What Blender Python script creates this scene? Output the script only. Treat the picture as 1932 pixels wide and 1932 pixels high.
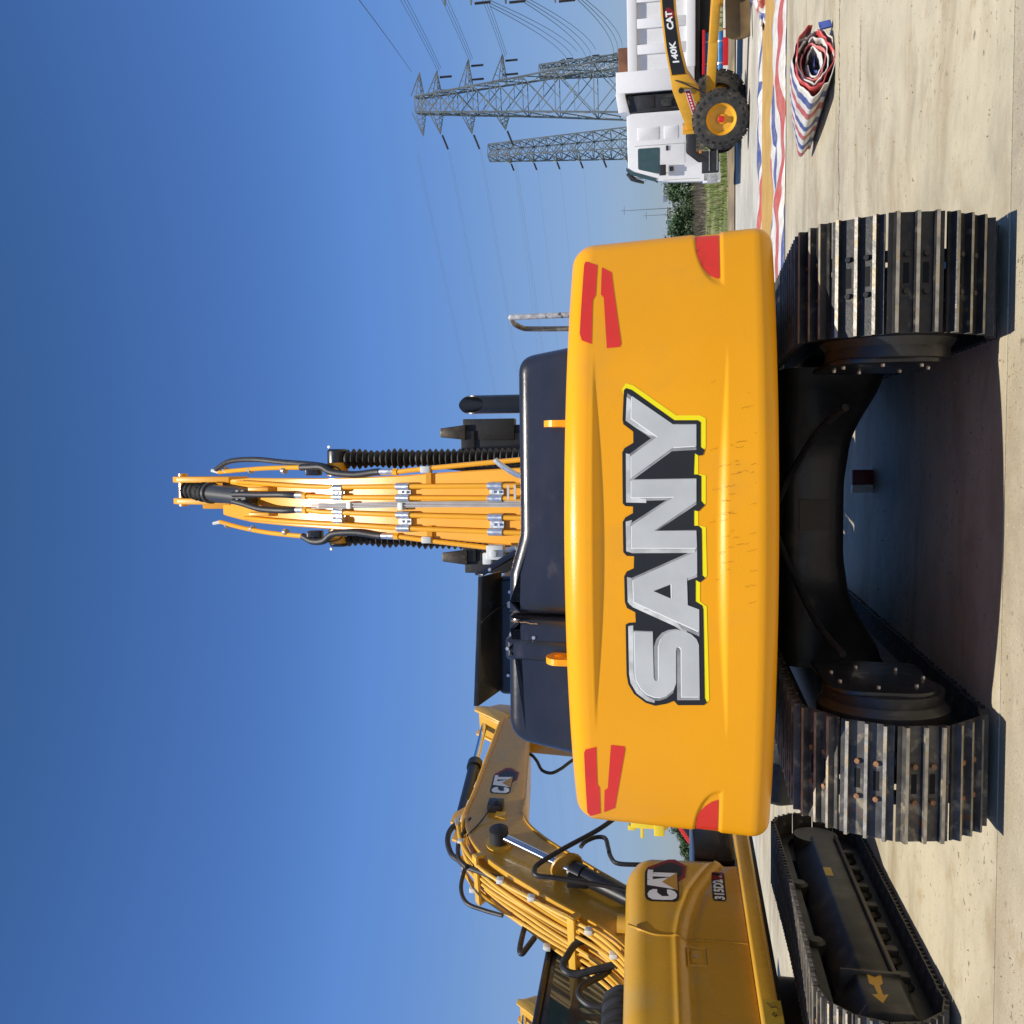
import bpy, bmesh, math, random
from mathutils import Vector, Matrix, noise
random.seed(7)
R = math.radians
for o in list(bpy.data.objects): bpy.data.objects.remove(o)
S = bpy.context.scene
COL = S.collection

# ---------------------------------------------------------------- camera (held on its side: the scene's up is the picture's left)
PITCH = math.atan((1296 - 966) / 1787)
cam = bpy.data.cameras.new('camera'); cam.sensor_width = 36; cam.sensor_fit = 'HORIZONTAL'
cam.lens = 36 * 1787 / 1932; cam.clip_start = 0.05; cam.clip_end = 5000
co = bpy.data.objects.new('camera', cam); COL.objects.link(co); S.camera = co
f_ = Vector((0, math.cos(PITCH), math.sin(PITCH))); u_ = Vector((0, -math.sin(PITCH), math.cos(PITCH))); r_ = Vector((1, 0, 0))
co.matrix_world = Matrix(((-u_.x, r_.x, -f_.x, 0), (-u_.y, r_.y, -f_.y, 0), (-u_.z, r_.z, -f_.z, 1.6), (0, 0, 0, 1)))

# ---------------------------------------------------------------- sky, sun, exposure
to_sun = Vector((-0.06, -0.39, 1.0)).normalized()
el = math.asin(to_sun.z); az = math.atan2(to_sun.x, to_sun.y)
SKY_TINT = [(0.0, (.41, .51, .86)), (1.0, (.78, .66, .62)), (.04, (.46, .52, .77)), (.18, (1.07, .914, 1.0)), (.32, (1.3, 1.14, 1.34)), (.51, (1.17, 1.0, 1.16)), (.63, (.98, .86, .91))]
w = bpy.data.worlds.new('World'); S.world = w; w.use_nodes = True
nt = w.node_tree; nt.nodes.clear()
sk = nt.nodes.new('ShaderNodeTexSky'); sk.sky_type = 'NISHITA'; sk.sun_disc = False
sk.sun_elevation = el; sk.sun_rotation = az; sk.air_density = 1.0; sk.dust_density = 0.15; sk.ozone_density = 3.0; sk.altitude = 0
hs = nt.nodes.new('ShaderNodeHueSaturation'); hs.inputs['Saturation'].default_value = 1.25
bg = nt.nodes.new('ShaderNodeBackground'); bg.inputs[1].default_value = 0.129
# sky tint by height: haze at the horizon, dimmed overhead to deepen shadows
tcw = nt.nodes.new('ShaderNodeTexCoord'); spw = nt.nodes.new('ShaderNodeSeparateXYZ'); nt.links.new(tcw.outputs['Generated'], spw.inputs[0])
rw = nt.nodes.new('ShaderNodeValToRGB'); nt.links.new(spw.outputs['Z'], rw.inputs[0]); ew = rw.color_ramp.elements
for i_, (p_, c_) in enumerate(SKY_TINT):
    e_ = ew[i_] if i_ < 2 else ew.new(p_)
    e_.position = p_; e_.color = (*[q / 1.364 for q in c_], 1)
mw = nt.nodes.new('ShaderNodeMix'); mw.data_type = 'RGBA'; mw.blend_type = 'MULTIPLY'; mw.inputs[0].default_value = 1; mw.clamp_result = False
wo = nt.nodes.new('ShaderNodeOutputWorld')
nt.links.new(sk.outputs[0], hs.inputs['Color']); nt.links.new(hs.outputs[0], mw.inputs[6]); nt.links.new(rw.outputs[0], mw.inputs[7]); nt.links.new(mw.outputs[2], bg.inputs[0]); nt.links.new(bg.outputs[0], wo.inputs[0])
sl = bpy.data.lights.new('sun', 'SUN'); sl.energy = 4.6; sl.angle = R(0.53); sl.color = (1, 0.94, 0.83)
so = bpy.data.objects.new('sun', sl); COL.objects.link(so); so.rotation_euler = (-to_sun).to_track_quat('-Z', 'Y').to_euler()
so.location = to_sun * 60
S.render.engine = 'CYCLES'
S.view_settings.view_transform = 'Standard'; S.view_settings.look = 'None'; S.view_settings.exposure = 0.22; S.view_settings.gamma = 1
S.view_settings.use_curve_mapping = False
S.render.film_transparent = False
S.cycles.max_bounces = 6

# ---------------------------------------------------------------- helpers
def lerp(a, b, t): return a + (b - a) * t
def sst(a, b, x):
    t = max(0., min(1., (x - a) / (b - a))); return t * t * (3 - 2 * t)

class MB:
    """collects shapes and links them as one mesh object"""
    def __init__(s): s.v = []; s.f = []; s.m = []; s.k = 0
    def add(s, vs, fs):
        o = len(s.v); s.v += [tuple(p) for p in vs]
        for f in fs: s.f.append([i + o for i in f]); s.m.append(s.k)
        return s
    def hexa(s, p): return s.add(p, [(0, 3, 2, 1), (4, 5, 6, 7), (0, 1, 5, 4), (1, 2, 6, 5), (2, 3, 7, 6), (3, 0, 4, 7)])
    def box(s, x0, x1, y0, y1, z0, z1, M=None):
        p = [Vector(q) for q in ((x0, y0, z0), (x1, y0, z0), (x1, y1, z0), (x0, y1, z0), (x0, y0, z1), (x1, y0, z1), (x1, y1, z1), (x0, y1, z1))]
        return s.hexa([M @ q for q in p] if M else p)
    def bar(s, a, b, w, h, up=(0, 0, 1)):
        a, b = Vector(a), Vector(b); d = (b - a).normalized(); x = d.cross(Vector(up))
        if x.length < 1e-4: x = d.cross(Vector((0, 1, 0)))
        x.normalize(); z = x.cross(d)
        x = x * w / 2; z = z * h / 2
        return s.hexa([a - x - z, a + x - z, b + x - z, b - x - z, a - x + z, a + x + z, b + x + z, b - x + z])
    def cyl(s, a, b, r, r1=None, n=16, caps=True):
        a, b = Vector(a), Vector(b); r1 = r if r1 is None else r1
        return s.lathe([(0, r), ((b - a).length, r1)], a, b - a, n, caps)
    def lathe(s, prof, o, ax, n=20, caps=True):
        o = Vector(o); z = Vector(ax).normalized(); x = z.orthogonal().normalized(); y = z.cross(x)
        vs = [o + z * h + (x * math.cos(2 * math.pi * i / n) + y * math.sin(2 * math.pi * i / n)) * max(r, 1e-4) for h, r in prof for i in range(n)]
        fs = [(j * n + i, j * n + (i + 1) % n, (j + 1) * n + (i + 1) % n, (j + 1) * n + i) for j in range(len(prof) - 1) for i in range(n)]
        if caps: fs += [tuple(reversed(range(n))), tuple(range((len(prof) - 1) * n, len(prof) * n))]
        return s.add(vs, fs)
    def tube(s, pts, r, n=8, smooth=0):
        p = [Vector(q) for q in pts]
        if smooth: p = catmull(p, smooth)
        rr = r if callable(r) else (lambda t: r)
        t0 = (p[1] - p[0]).normalized(); x = t0.orthogonal().normalized(); vs = []
        for i, q in enumerate(p):
            t = (p[min(i + 1, len(p) - 1)] - p[max(i - 1, 0)]).normalized()
            x = (x - t * x.dot(t)).normalized(); y = t.cross(x); ra = rr(i / (len(p) - 1))
            vs += [q + (x * math.cos(2 * math.pi * k / n) + y * math.sin(2 * math.pi * k / n)) * ra for k in range(n)]
        m = len(p)
        fs = [(j * n + i, j * n + (i + 1) % n, (j + 1) * n + (i + 1) % n, (j + 1) * n + i) for j in range(m - 1) for i in range(n)]
        fs += [tuple(reversed(range(n))), tuple(range((m - 1) * n, m * n))]
        return s.add(vs, fs)
    def prism(s, poly, o, ax, ay, ex):
        """2-d outline (may be concave) in the plane o + a*ax + b*ay, extruded by ex"""
        o, ax, ay, ex = Vector(o), Vector(ax), Vector(ay), Vector(ex); n = len(poly)
        vs = [o + ax * a + ay * b for a, b in poly]; vs += [q + ex for q in vs]
        return s.add(vs, [tuple(range(n)), tuple(reversed(range(n, 2 * n)))] + [(i, i + n, (i + 1) % n + n, (i + 1) % n) for i in range(n)])
    def grid(s, fn, nu, nv, cu=False):
        vs = [fn(i / nu, j / nv) for j in range(nv + 1) for i in range(nu + (0 if cu else 1))]; w_ = nu + (0 if cu else 1)
        return s.add(vs, [(j * w_ + i, j * w_ + (i + 1) % w_, (j + 1) * w_ + (i + 1) % w_, (j + 1) * w_ + i) for j in range(nv) for i in range(nu)])
    def mesh(s, name, mats, bevel=0, seg=2, smooth=35, M=None, normals=True):
        me = bpy.data.meshes.new(name)
        bm = bmesh.new(); bv = [bm.verts.new(M @ Vector(p) if M else p) for p in s.v]
        for f, k in zip(s.f, s.m):
            try: bf = bm.faces.new([bv[i] for i in f]); bf.material_index = k
            except ValueError: pass
        if normals: bmesh.ops.recalc_face_normals(bm, faces=bm.faces)
        if bevel:
            es = [e for e in bm.edges if len(e.link_faces) == 2 and e.calc_face_angle(0) > R(32)]
            bmesh.ops.bevel(bm, geom=es, offset=bevel, segments=seg, profile=0.5, affect='EDGES', clamp_overlap=True)
        bm.to_mesh(me); bm.free()
        for mt in (mats if isinstance(mats, (list, tuple)) else [mats]): me.materials.append(mt)
        if smooth:
            me.polygons.foreach_set('use_smooth', [True] * len(me.polygons)); me.set_sharp_from_angle(angle=R(smooth))
        return me
    def build(s, name, mats, parent=None, bevel=0, seg=2, smooth=35, M=None, normals=True):
        return link(name, s.mesh(name, mats, bevel, seg, smooth, M, normals), parent)

def link(name, me, parent=None):
    o = bpy.data.objects.new(name, me); COL.objects.link(o)
    if parent: o.parent = parent
    return o
def catmull(p, k):
    out = []
    for i in range(len(p) - 1):
        a = p[max(i - 1, 0)]; b = p[i]; c = p[i + 1]; d = p[min(i + 2, len(p) - 1)]
        for j in range(k):
            t = j / k; out.append(0.5 * ((2 * b) + (c - a) * t + (2 * a - 5 * b + 4 * c - d) * t * t + (3 * b - a - 3 * c + d) * t ** 3))
    return out + [p[-1]]
def tag(o, label, cat, group=None, kind=None):
    o['label'] = label
    if cat: o['category'] = cat
    if group: o['group'] = group
    if kind: o['kind'] = kind
    return o
def structure(o, label=None):
    o['kind'] = 'structure'
    if label: o['label'] = label
    return o
def thing(name, label, cat, loc=(0, 0, 0), rz=0, group=None):
    o = bpy.data.objects.new(name, None); o.empty_display_size = 0.3; COL.objects.link(o)
    o.location = loc; o.rotation_euler = (0, 0, rz)
    return tag(o, label, cat, group)
def copy_tree(o, parent=None):
    c = o.copy(); COL.objects.link(c)
    if parent: c.parent = parent
    for ch in KIDS(o): copy_tree(ch, c)
    return c
def KIDS(o): return [q for q in bpy.data.objects if q.parent == o]
def text_mesh(body, h, bold=0.0, xs=1.0):
    """flat lettering as 2-d outline mesh, height h, starting at the origin"""
    cu = bpy.data.curves.new('lettering', 'FONT'); cu.body = body; cu.size = 1; cu.offset = bold; cu.resolution_u = 3
    o = bpy.data.objects.new('lettering', cu); COL.objects.link(o)
    me = bpy.data.meshes.new_from_object(o.evaluated_get(bpy.context.evaluated_depsgraph_get())); bpy.data.objects.remove(o)
    ys = [v.co.y for v in me.vertices]; xs_ = [v.co.x for v in me.vertices]; k = h / (max(ys) - min(ys))
    vs = [((v.co.x - min(xs_)) * k * xs, (v.co.y - min(ys)) * k) for v in me.vertices]
    fs = [tuple(p.vertices) for p in me.polygons]; bpy.data.meshes.remove(me)
    return vs, fs
def flat_sheet(name, mt, parent, fn, polys=None, vf=None, step=0.05, off=0.0, M=None, holes=None):
    """thin printed sheet laid on a surface: 2-d outline(s) cut into strips and mapped by fn(a, b, lift)"""
    bm = bmesh.new()
    if polys:
        for p in polys: bm.faces.new([bm.verts.new((a, b, 0)) for a, b in p])
        bmesh.ops.triangulate(bm, faces=bm.faces)
    if vf:
        vs, fs = vf; bv = [bm.verts.new((a, b, 0)) for a, b in vs]
        for f in fs:
            try: bm.faces.new([bv[i] for i in f])
            except ValueError: pass
    xs = [v.co.x for v in bm.verts]; x = min(xs) + step; hi = max(xs)
    while x < hi - 1e-4:
        bmesh.ops.bisect_plane(bm, geom=bm.verts[:] + bm.edges[:] + bm.faces[:], plane_co=(x, 0, 0), plane_no=(1, 0, 0)); x += step
    for v in bm.verts: v.co = Vector(fn(v.co.x, v.co.y, off))
    bmesh.ops.recalc_face_normals(bm, faces=bm.faces)
    me = bpy.data.meshes.new(name); bm.to_mesh(me); bm.free()
    if M: me.transform(M)
    me.materials.append(mt)
    return link(name, me, parent)
def offset_poly(p, d):
    """grow an outline (counter-clockwise or clockwise) by d"""
    n = len(p); a = sum(p[i][0] * p[(i + 1) % n][1] - p[(i + 1) % n][0] * p[i][1] for i in range(n)); sg = 1 if a > 0 else -1; out = []
    for i in range(n):
        q0, q1, q2 = Vector(p[i - 1]), Vector(p[i]), Vector(p[(i + 1) % n])
        e0 = (q1 - q0).normalized(); e1 = (q2 - q1).normalized(); n0 = Vector((e0.y, -e0.x)) * sg; n1 = Vector((e1.y, -e1.x)) * sg
        m = n0 + n1; L = max(0.45, m.length / 2); m.normalize(); out.append(tuple(q1 + m * d / L))
    return out

# ---------------------------------------------------------------- materials
def mat(name, col, rough=0.5, metal=0.0, var=0.12, vs=6.0, bump=0.0, bs=60.0, coat=0.0, col2=None, m2=(0.5, 0.7), s2=3.0, coords='Object', spec=0.5, rvar=0.0, stretch=None, col3=None, m3=(0.6, 0.7), s3=20.0):
    m = bpy.data.materials.new(name); m.use_nodes = True; t = m.node_tree; N = t.nodes; L = t.links
    b = N['Principled BSDF']; b.inputs['Roughness'].default_value = rough; b.inputs['Metallic'].default_value = metal
    b.inputs['Coat Weight'].default_value = coat; b.inputs['Coat Roughness'].default_value = 0.08; b.inputs['Specular IOR Level'].default_value = spec
    tc = N.new('ShaderNodeTexCoord'); out = tc.outputs[coords]
    if stretch:
        mp = N.new('ShaderNodeMapping'); mp.inputs['Scale'].default_value = stretch; L.new(out, mp.inputs[0]); out = mp.outputs[0]
    def nz(s, d=4.0, r=0.55):
        n = N.new('ShaderNodeTexNoise'); n.inputs['Scale'].default_value = s; n.inputs['Detail'].default_value = d; n.inputs['Roughness'].default_value = r
        L.new(out, n.inputs['Vector']); return n.outputs[0]
    def ramp(src, a, b_):
        r = N.new('ShaderNodeMapRange'); r.inputs[1].default_value = a; r.inputs[2].default_value = b_; r.interpolation_type = 'SMOOTHSTEP'; L.new(src, r.inputs[0]); return r.outputs[0]
    def mix(fac, a, c):
        x = N.new('ShaderNodeMix'); x.data_type = 'RGBA'; L.new(fac, x.inputs[0])
        for i, q in ((6, a), (7, c)):
            if isinstance(q, tuple): x.inputs[i].default_value = (*q, 1)
            else: L.new(q, x.inputs[i])
        return x.outputs[2]
    n1 = nz(vs)
    c = mix(ramp(n1, 0.3, 0.7), tuple(q * (1 - var) for q in col), tuple(min(1, q * (1 + var)) for q in col))
    if col2: c = mix(ramp(nz(s2, 6.0), *m2), c, col2)
    if col3: c = mix(ramp(nz(s3, 5.0, 0.65), *m3), c, col3)
    L.new(c, b.inputs['Base Color'])
    if rvar:
        r = N.new('ShaderNodeMapRange'); r.inputs[3].default_value = max(0.02, rough - rvar); r.inputs[4].default_value = min(1, rough + rvar); r.inputs[1].default_value = .3; r.inputs[2].default_value = .7
        L.new(nz(vs * 2.3), r.inputs[0]); L.new(r.outputs[0], b.inputs['Roughness'])
    if bump:
        bp = N.new('ShaderNodeBump'); bp.inputs['Strength'].default_value = 1; bp.inputs['Distance'].default_value = bump
        L.new(nz(bs, 5.0, 0.6), bp.inputs['Height']); L.new(bp.outputs[0], b.inputs['Normal'])
    return m

M = {}
M['orange'] = mat('orange_yellow_paint', (0.90, 0.385, 0.004), 0.36, var=0.035, vs=1.1, bump=0.0008, bs=110, coat=0.22, rvar=0.06, spec=0.3, col2=(0.80, 0.36, 0.02), m2=(0.55, 0.8), s2=2.3)
M['boomy'] = mat('boom_yellow_paint', (0.84, 0.385, 0.012), 0.34, var=0.04, vs=2, bump=0.0006, bs=120, coat=0.25)
M['caty'] = mat('dusty_yellow_paint', (0.60, 0.33, 0.035), 0.28, var=0.06, vs=1.8, coat=0.3, bump=0.0006, bs=140, col2=(0.50, 0.33, 0.09), m2=(0.5, 0.8), s2=2.2, rvar=0.06)
M['catlite'] = mat('yellow_pipe_paint', (0.70, 0.40, 0.05), 0.35, var=0.05, coat=0.15)
M['hood'] = mat('navy_black_plastic', (0.022, 0.024, 0.034), 0.27, var=0.25, vs=3, bump=0.0006, bs=90, coat=0.3, rvar=0.05, col2=(0.05, 0.05, 0.06), m2=(0.62, 0.8), s2=9, stretch=(0.5, 1, 1))
M['black'] = mat('black_paint', (0.012, 0.012, 0.014), 0.34, var=0.25, vs=5, coat=0.15, rvar=0.08)
M['matblack'] = mat('dull_black', (0.012, 0.012, 0.012), 0.75, var=0.3, vs=8)
M['dusty'] = mat('dusty_black_frame', (0.018, 0.019, 0.019), 0.5, var=0.3, vs=5, col2=(0.09, 0.08, 0.065), m2=(0.45, 0.80), s2=4, bump=0.001, bs=40)
M['rubber'] = mat('black_rubber', (0.016, 0.016, 0.018), 0.55, var=0.3, vs=12, bump=0.001, bs=80, col2=(0.05, 0.047, 0.042), m2=(0.55, 0.8), s2=14)
M['hose'] = mat('black_hose', (0.022, 0.022, 0.025), 0.5, var=0.3, vs=14, bump=0.002, bs=120)
M['zinc'] = mat('zinc_plated_steel', (0.62, 0.64, 0.66), 0.32, metal=0.75, var=0.1, vs=12, rvar=0.1)
M['chrome'] = mat('chrome_rod', (0.75, 0.76, 0.78), 0.12, metal=1, var=0.03)
M['cable'] = mat('clear_grey_cable', (0.45, 0.46, 0.47), 0.35, var=0.1)
M['wht'] = mat('white_fitting', (0.72, 0.73, 0.70), 0.4, var=0.06)
M['shoe'] = mat('worn_track_steel', (0.070, 0.065, 0.060), 0.50, metal=0.3, var=0.35, vs=9, bump=0.0016, bs=45, col2=(0.30, 0.25, 0.17), m2=(0.55, 0.72), s2=11, rvar=0.15, col3=(0.16, 0.08, 0.035), m3=(0.62, 0.74), s3=8)
M['shoe_edge'] = mat('polished_grouser_edge', (0.34, 0.315, 0.27), 0.45, metal=0.45, var=0.3, vs=14, bump=0.0016, bs=60, col2=(0.40, 0.33, 0.22), m2=(0.5, 0.66), s2=16, rvar=0.12, col3=(0.08, 0.07, 0.06), m3=(0.6, 0.72), s3=22)
M['shoe_black'] = mat('black_painted_track_steel', (0.018, 0.017, 0.017), 0.48, metal=0.1, var=0.3, vs=9, bump=0.0015, bs=45, col2=(0.16, 0.13, 0.09), m2=(0.60, 0.80), s2=13, rvar=0.15, col3=(0.10, 0.05, 0.025), m3=(0.66, 0.76), s3=9)
M['boltblack'] = mat('black_bolt', (0.03, 0.03, 0.03), 0.25, metal=0.5, var=0.2)
M['boltrust'] = mat('rusty_bolt', (0.26, 0.12, 0.05), 0.7, var=0.3, vs=60)
M['slot'] = mat('slot_shade', (0.004, 0.004, 0.004), 0.9, var=0)
M['red'] = mat('red_reflective_film', (0.72, 0.035, 0.022), 0.35, var=0.06, vs=3, bump=0.0004, bs=400)
M['letter'] = mat('printed_silver', (0.52, 0.54, 0.55), 0.4, var=0.09, vs=3.0, col3=(0.25, 0.25, 0.25), m3=(0.74, 0.78), s3=60)
M['letterwhite'] = mat('printed_white', (0.86, 0.88, 0.88), 0.4, var=0.02)
M['letterblack'] = mat('printed_black', (0.013, 0.014, 0.017), 0.35, var=0.1)
M['lettergrey'] = mat('printed_grey', (0.30, 0.31, 0.32), 0.4, var=0.45, vs=4.5)
M['letteryellow'] = mat('printed_lemon_yellow', (0.93, 0.80, 0.0), 0.4, var=0.02)
M['maroon'] = mat('printed_dark_red', (0.22, 0.012, 0.02), 0.4, var=0.1)
M['ochre'] = mat('printed_ochre', (0.48, 0.26, 0.04), 0.4, var=0.05)
M['glass'] = mat('tinted_glass', (0.035, 0.075, 0.08), 0.05, var=0.1, spec=0.9)
M['trwhite'] = mat('white_truck_paint', (0.80, 0.80, 0.80), 0.3, var=0.015, coat=0.3)
M['trblack'] = mat('black_truck_plastic', (0.02, 0.02, 0.022), 0.5, var=0.2)
M['tyre'] = mat('dusty_tyre', (0.03, 0.028, 0.026), 0.8, var=0.25, vs=6, bump=0.004, bs=30, col2=(0.10, 0.08, 0.06), m2=(0.5, 0.75), s2=4)
M['gradery'] = mat('grader_yellow', (0.70, 0.36, 0.025), 0.4, var=0.06)
M['brown'] = mat('earth_brown_steel', (0.12, 0.075, 0.03), 0.55, var=0.25, vs=3)
M['hubred'] = mat('red_hub_paint', (0.62, 0.012, 0.02), 0.4, var=0.05)
M['blue'] = mat('blue_tank_paint', (0.015, 0.17, 0.42), 0.4, var=0.15)
M['guardred'] = mat('red_guard_paint', (0.55, 0.01, 0.02), 0.4, var=0.05)
M['galv'] = mat('weathered_galvanised', (0.20, 0.225, 0.24), 0.6, metal=0.2, var=0.2, vs=0.5)
M['insul'] = mat('brown_insulator', (0.07, 0.05, 0.045), 0.4, var=0.1)
M['wire'] = mat('aluminium_wire', (0.16, 0.17, 0.19), 0.5, var=0.1)
M['bark'] = mat('bark', (0.08, 0.06, 0.045), 0.9, var=0.3)
M['leaf'] = mat('dark_leaf', (0.045, 0.085, 0.026), 0.6, var=0.4, vs=0.8)
M['leaf2'] = mat('mid_leaf', (0.075, 0.12, 0.035), 0.6, var=0.35, vs=0.8)
M['grassblade'] = mat('grass_blade', (0.15, 0.20, 0.035), 0.7, var=0.4, vs=0.5, col2=(0.26, 0.22, 0.10), m2=(0.5, 0.7), s2=0.35)
M['stem'] = mat('dry_stem', (0.10, 0.085, 0.06), 0.9, var=0.3, vs=1)
M['bldg'] = mat('pale_render', (0.55, 0.56, 0.58), 0.8, var=0.05)
M['winglass'] = mat('far_window', (0.10, 0.12, 0.14), 0.2, var=0.1)
M['rigred'] = mat('red_rig_paint', (0.55, 0.03, 0.02), 0.4, var=0.08)
M['rigyellow'] = mat('yellow_rig_paint', (0.75, 0.55, 0.03), 0.4, var=0.05)
M['sign'] = mat('yellow_sticker', (0.55, 0.36, 0.03), 0.5, var=0.05)
# ---------------------------------------------------------------- ground materials
def concrete(name, col, grit=1.0, streak=1.0):
    m = bpy.data.materials.new(name); m.use_nodes = True; t = m.node_tree; N = t.nodes; L = t.links; b = N['Principled BSDF']
    b.inputs['Roughness'].default_value = 0.62; b.inputs['Specular IOR Level'].default_value = 0.4
    tc = N.new('ShaderNodeTexCoord')
    def mp(sc):
        q = N.new('ShaderNodeMapping'); q.inputs['Scale'].default_value = sc; L.new(tc.outputs['Object'], q.inputs[0]); return q.outputs[0]
    def nz(v, s, d=5, r=0.6):
        n = N.new('ShaderNodeTexNoise'); n.inputs['Scale'].default_value = s; n.inputs['Detail'].default_value = d; n.inputs['Roughness'].default_value = r; L.new(v, n.inputs['Vector']); return n.outputs[0]
    def rng(s, a, c, lo=0., hi=1.):
        r = N.new('ShaderNodeMapRange'); r.inputs[1].default_value = a; r.inputs[2].default_value = c; r.inputs[3].default_value = lo; r.inputs[4].default_value = hi; r.interpolation_type = 'SMOOTHSTEP'; L.new(s, r.inputs[0]); return r.outputs[0]
    def mix(f, a, c, bt='MIX'):
        x = N.new('ShaderNodeMix'); x.data_type = 'RGBA'; x.blend_type = bt; L.new(f, x.inputs[0]) if not isinstance(f, float) else setattr(x.inputs[0], 'default_value', f)
        for i, q in ((6, a), (7, c)):
            if isinstance(q, tuple): x.inputs[i].default_value = (*q, 1)
            else: L.new(q, x.inputs[i])
        return x.outputs[2]
    o = mp((1, 1, 1)); n0 = N.new('ShaderNodeTexNoise'); n0.inputs['Scale'].default_value = 0.9; n0.inputs['Detail'].default_value = 4; L.new(o, n0.inputs['Vector'])
    dv = N.new('ShaderNodeVectorMath'); dv.operation = 'MULTIPLY_ADD'; dv.inputs[1].default_value = (0.9, 0.9, 0); L.new(n0.outputs['Color'], dv.inputs[0]); L.new(o, dv.inputs[2])
    def mpd(sc):
        q = N.new('ShaderNodeMapping'); q.inputs['Scale'].default_value = sc; L.new(dv.outputs[0], q.inputs[0]); return q.outputs[0]
    st = mpd((0.30, 1.5, 1)); st2 = mpd((0.55, 3.5, 1))
    c = mix(rng(nz(o, 0.55, 5), 0.36, 0.66), tuple(q * 0.76 for q in col), tuple(q * 1.12 for q in col))
    c = mix(rng(nz(o, 3.2, 6, 0.7), 0.35, 0.72, 0, 0.6), c, tuple(q * 1.14 for q in col))
    c = mix(rng(nz(st, 1.1, 7, 0.62), 0.45, 0.72, 0, 0.75 * streak), c, (0.27, 0.205, 0.115))      # brown wash marks left by water
    c = mix(rng(nz(st2, 1.6, 7, 0.62), 0.55, 0.78, 0, 0.55 * streak), c, (0.25, 0.215, 0.155))
    c = mix(rng(nz(o, 2.1, 7, 0.72), 0.55, 0.72, 0, 0.6), c, (0.32, 0.215, 0.10))                  # ochre mud
    gate = rng(nz(o, 1.1, 3), 0.42, 0.60)
    pit = N.new('ShaderNodeMath'); pit.operation = 'MULTIPLY'; L.new(rng(nz(o, 17, 4, 0.6), 0.61, 0.67, 0, 0.9), pit.inputs[0]); L.new(gate, pit.inputs[1]); c = mix(pit.outputs[0], c, (0.17, 0.145, 0.105))   # clustered pits and crumbs
    c = mix(rng(nz(o, 48, 4, 0.7), 0.58, 0.70, 0, 0.45 * grit), c, (0.20, 0.165, 0.12))
    c = mix(rng(nz(o, 70, 3, 0.6), 0.62, 0.70, 0, 0.4 * grit), c, (0.60, 0.56, 0.47))
    L.new(c, b.inputs['Base Color'])
    bp = N.new('ShaderNodeBump'); bp.inputs['Distance'].default_value = 0.004 * grit; L.new(nz(o, 55, 6, 0.65), bp.inputs['Height'])
    bp2 = N.new('ShaderNodeBump'); bp2.inputs['Distance'].default_value = 0.02; L.new(nz(o, 2.0, 3), bp2.inputs['Height']); L.new(bp.outputs[0], bp2.inputs['Normal'])
    L.new(bp2.outputs[0], b.inputs['Normal'])
    return m
M['conc'] = concrete('pale_concrete', (0.46, 0.41, 0.295))
M['conc2'] = concrete('gritty_concrete', (0.40, 0.35, 0.255), 1.6, 0.5)
M['road'] = concrete('grey_concrete_road', (0.46, 0.445, 0.39), 0.7, 0.35)
M['soil'] = mat('brown_soil', (0.20, 0.15, 0.09), 0.9, var=0.3, vs=0.8, bump=0.02, bs=4, col2=(0.30, 0.24, 0.14), m2=(0.45, 0.65), s2=0.5)
M['grass'] = mat('grass_soil', (0.10, 0.13, 0.03), 0.9, var=0.35, vs=0.6, bump=0.03, bs=5, col2=(0.24, 0.20, 0.10), m2=(0.48, 0.68), s2=0.3)
M['sand'] = mat('yellow_sand', (0.44, 0.265, 0.07), 0.9, var=0.10, vs=2.5, bump=0.006, bs=60, col2=(0.36, 0.24, 0.09), m2=(0.5, 0.75), s2=1.1)

# ---------------------------------------------------------------- ground
YG = R(-3.7); CG, SG = math.cos(YG), math.sin(YG)
def slab(name, m, x0, x1, y0, y1, top=0.0, th=0.12, label=None, nx=1, wav=0.0):
    b = MB()
    if nx == 1: b.box(x0, x1, y0, y1, top - th, top)
    o = b.build(name, m, bevel=0.002, seg=1, smooth=0); o.rotation_euler.z = YG
    return structure(o, label)
g = MB().add([(-3000, -3000, -0.1), (3000, -3000, -0.1), (3000, 3000, -0.1), (-3000, 3000, -0.1)], [(0, 1, 2, 3)]).build('ground', M['grass'], smooth=0); structure(g)
slab('concrete_slab', M['conc2'], -40, 40, -30, 5.233, -0.004, label='rough grey brown concrete slab at the very front of the yard')
slab('concrete_slab', M['conc'], -40, 40, 5.237, 21.55, label='pale washed concrete slab under the machines, reaching to the sand strip')
slab('concrete_road', M['road'], -40, 40, 21.565, 33.2, label='light grey concrete road beyond the sand strip, where the truck and grader stand')
b = MB(); rnd = random.Random(8)
for k in range(5200):
    near = rnd.random() < .62
    x, y = (rnd.uniform(-3.6, 3.6), rnd.uniform(3.9, 5.2)) if near else (rnd.uniform(-9, 12), rnd.uniform(4, 15))
    if noise.noise((x * .8, y * .8, 4)) < -.05: continue
    r = rnd.uniform(.002, .0075) * (1 if near else 1.6); a = rnd.uniform(0, 6.28); z = -.004 if y < 5.2 else 0
    p = [Vector((x + r * math.cos(a + q * 2.09) * rnd.uniform(.7, 1.3), y + r * math.sin(a + q * 2.09) * rnd.uniform(.7, 1.3), z)) for q in range(3)]; b.add(p + [Vector((x, y, z + r * rnd.uniform(.6, 1.1)))], [(0, 1, 3), (1, 2, 3), (2, 0, 3)])
o = b.build('loose_grit', mat('tan_grit', (.30, .23, .14), .9, var=.4, vs=3), smooth=0); tag(o, 'loose tan grit and crumbs scattered over the concrete', None, kind='stuff')
b = MB()
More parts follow.
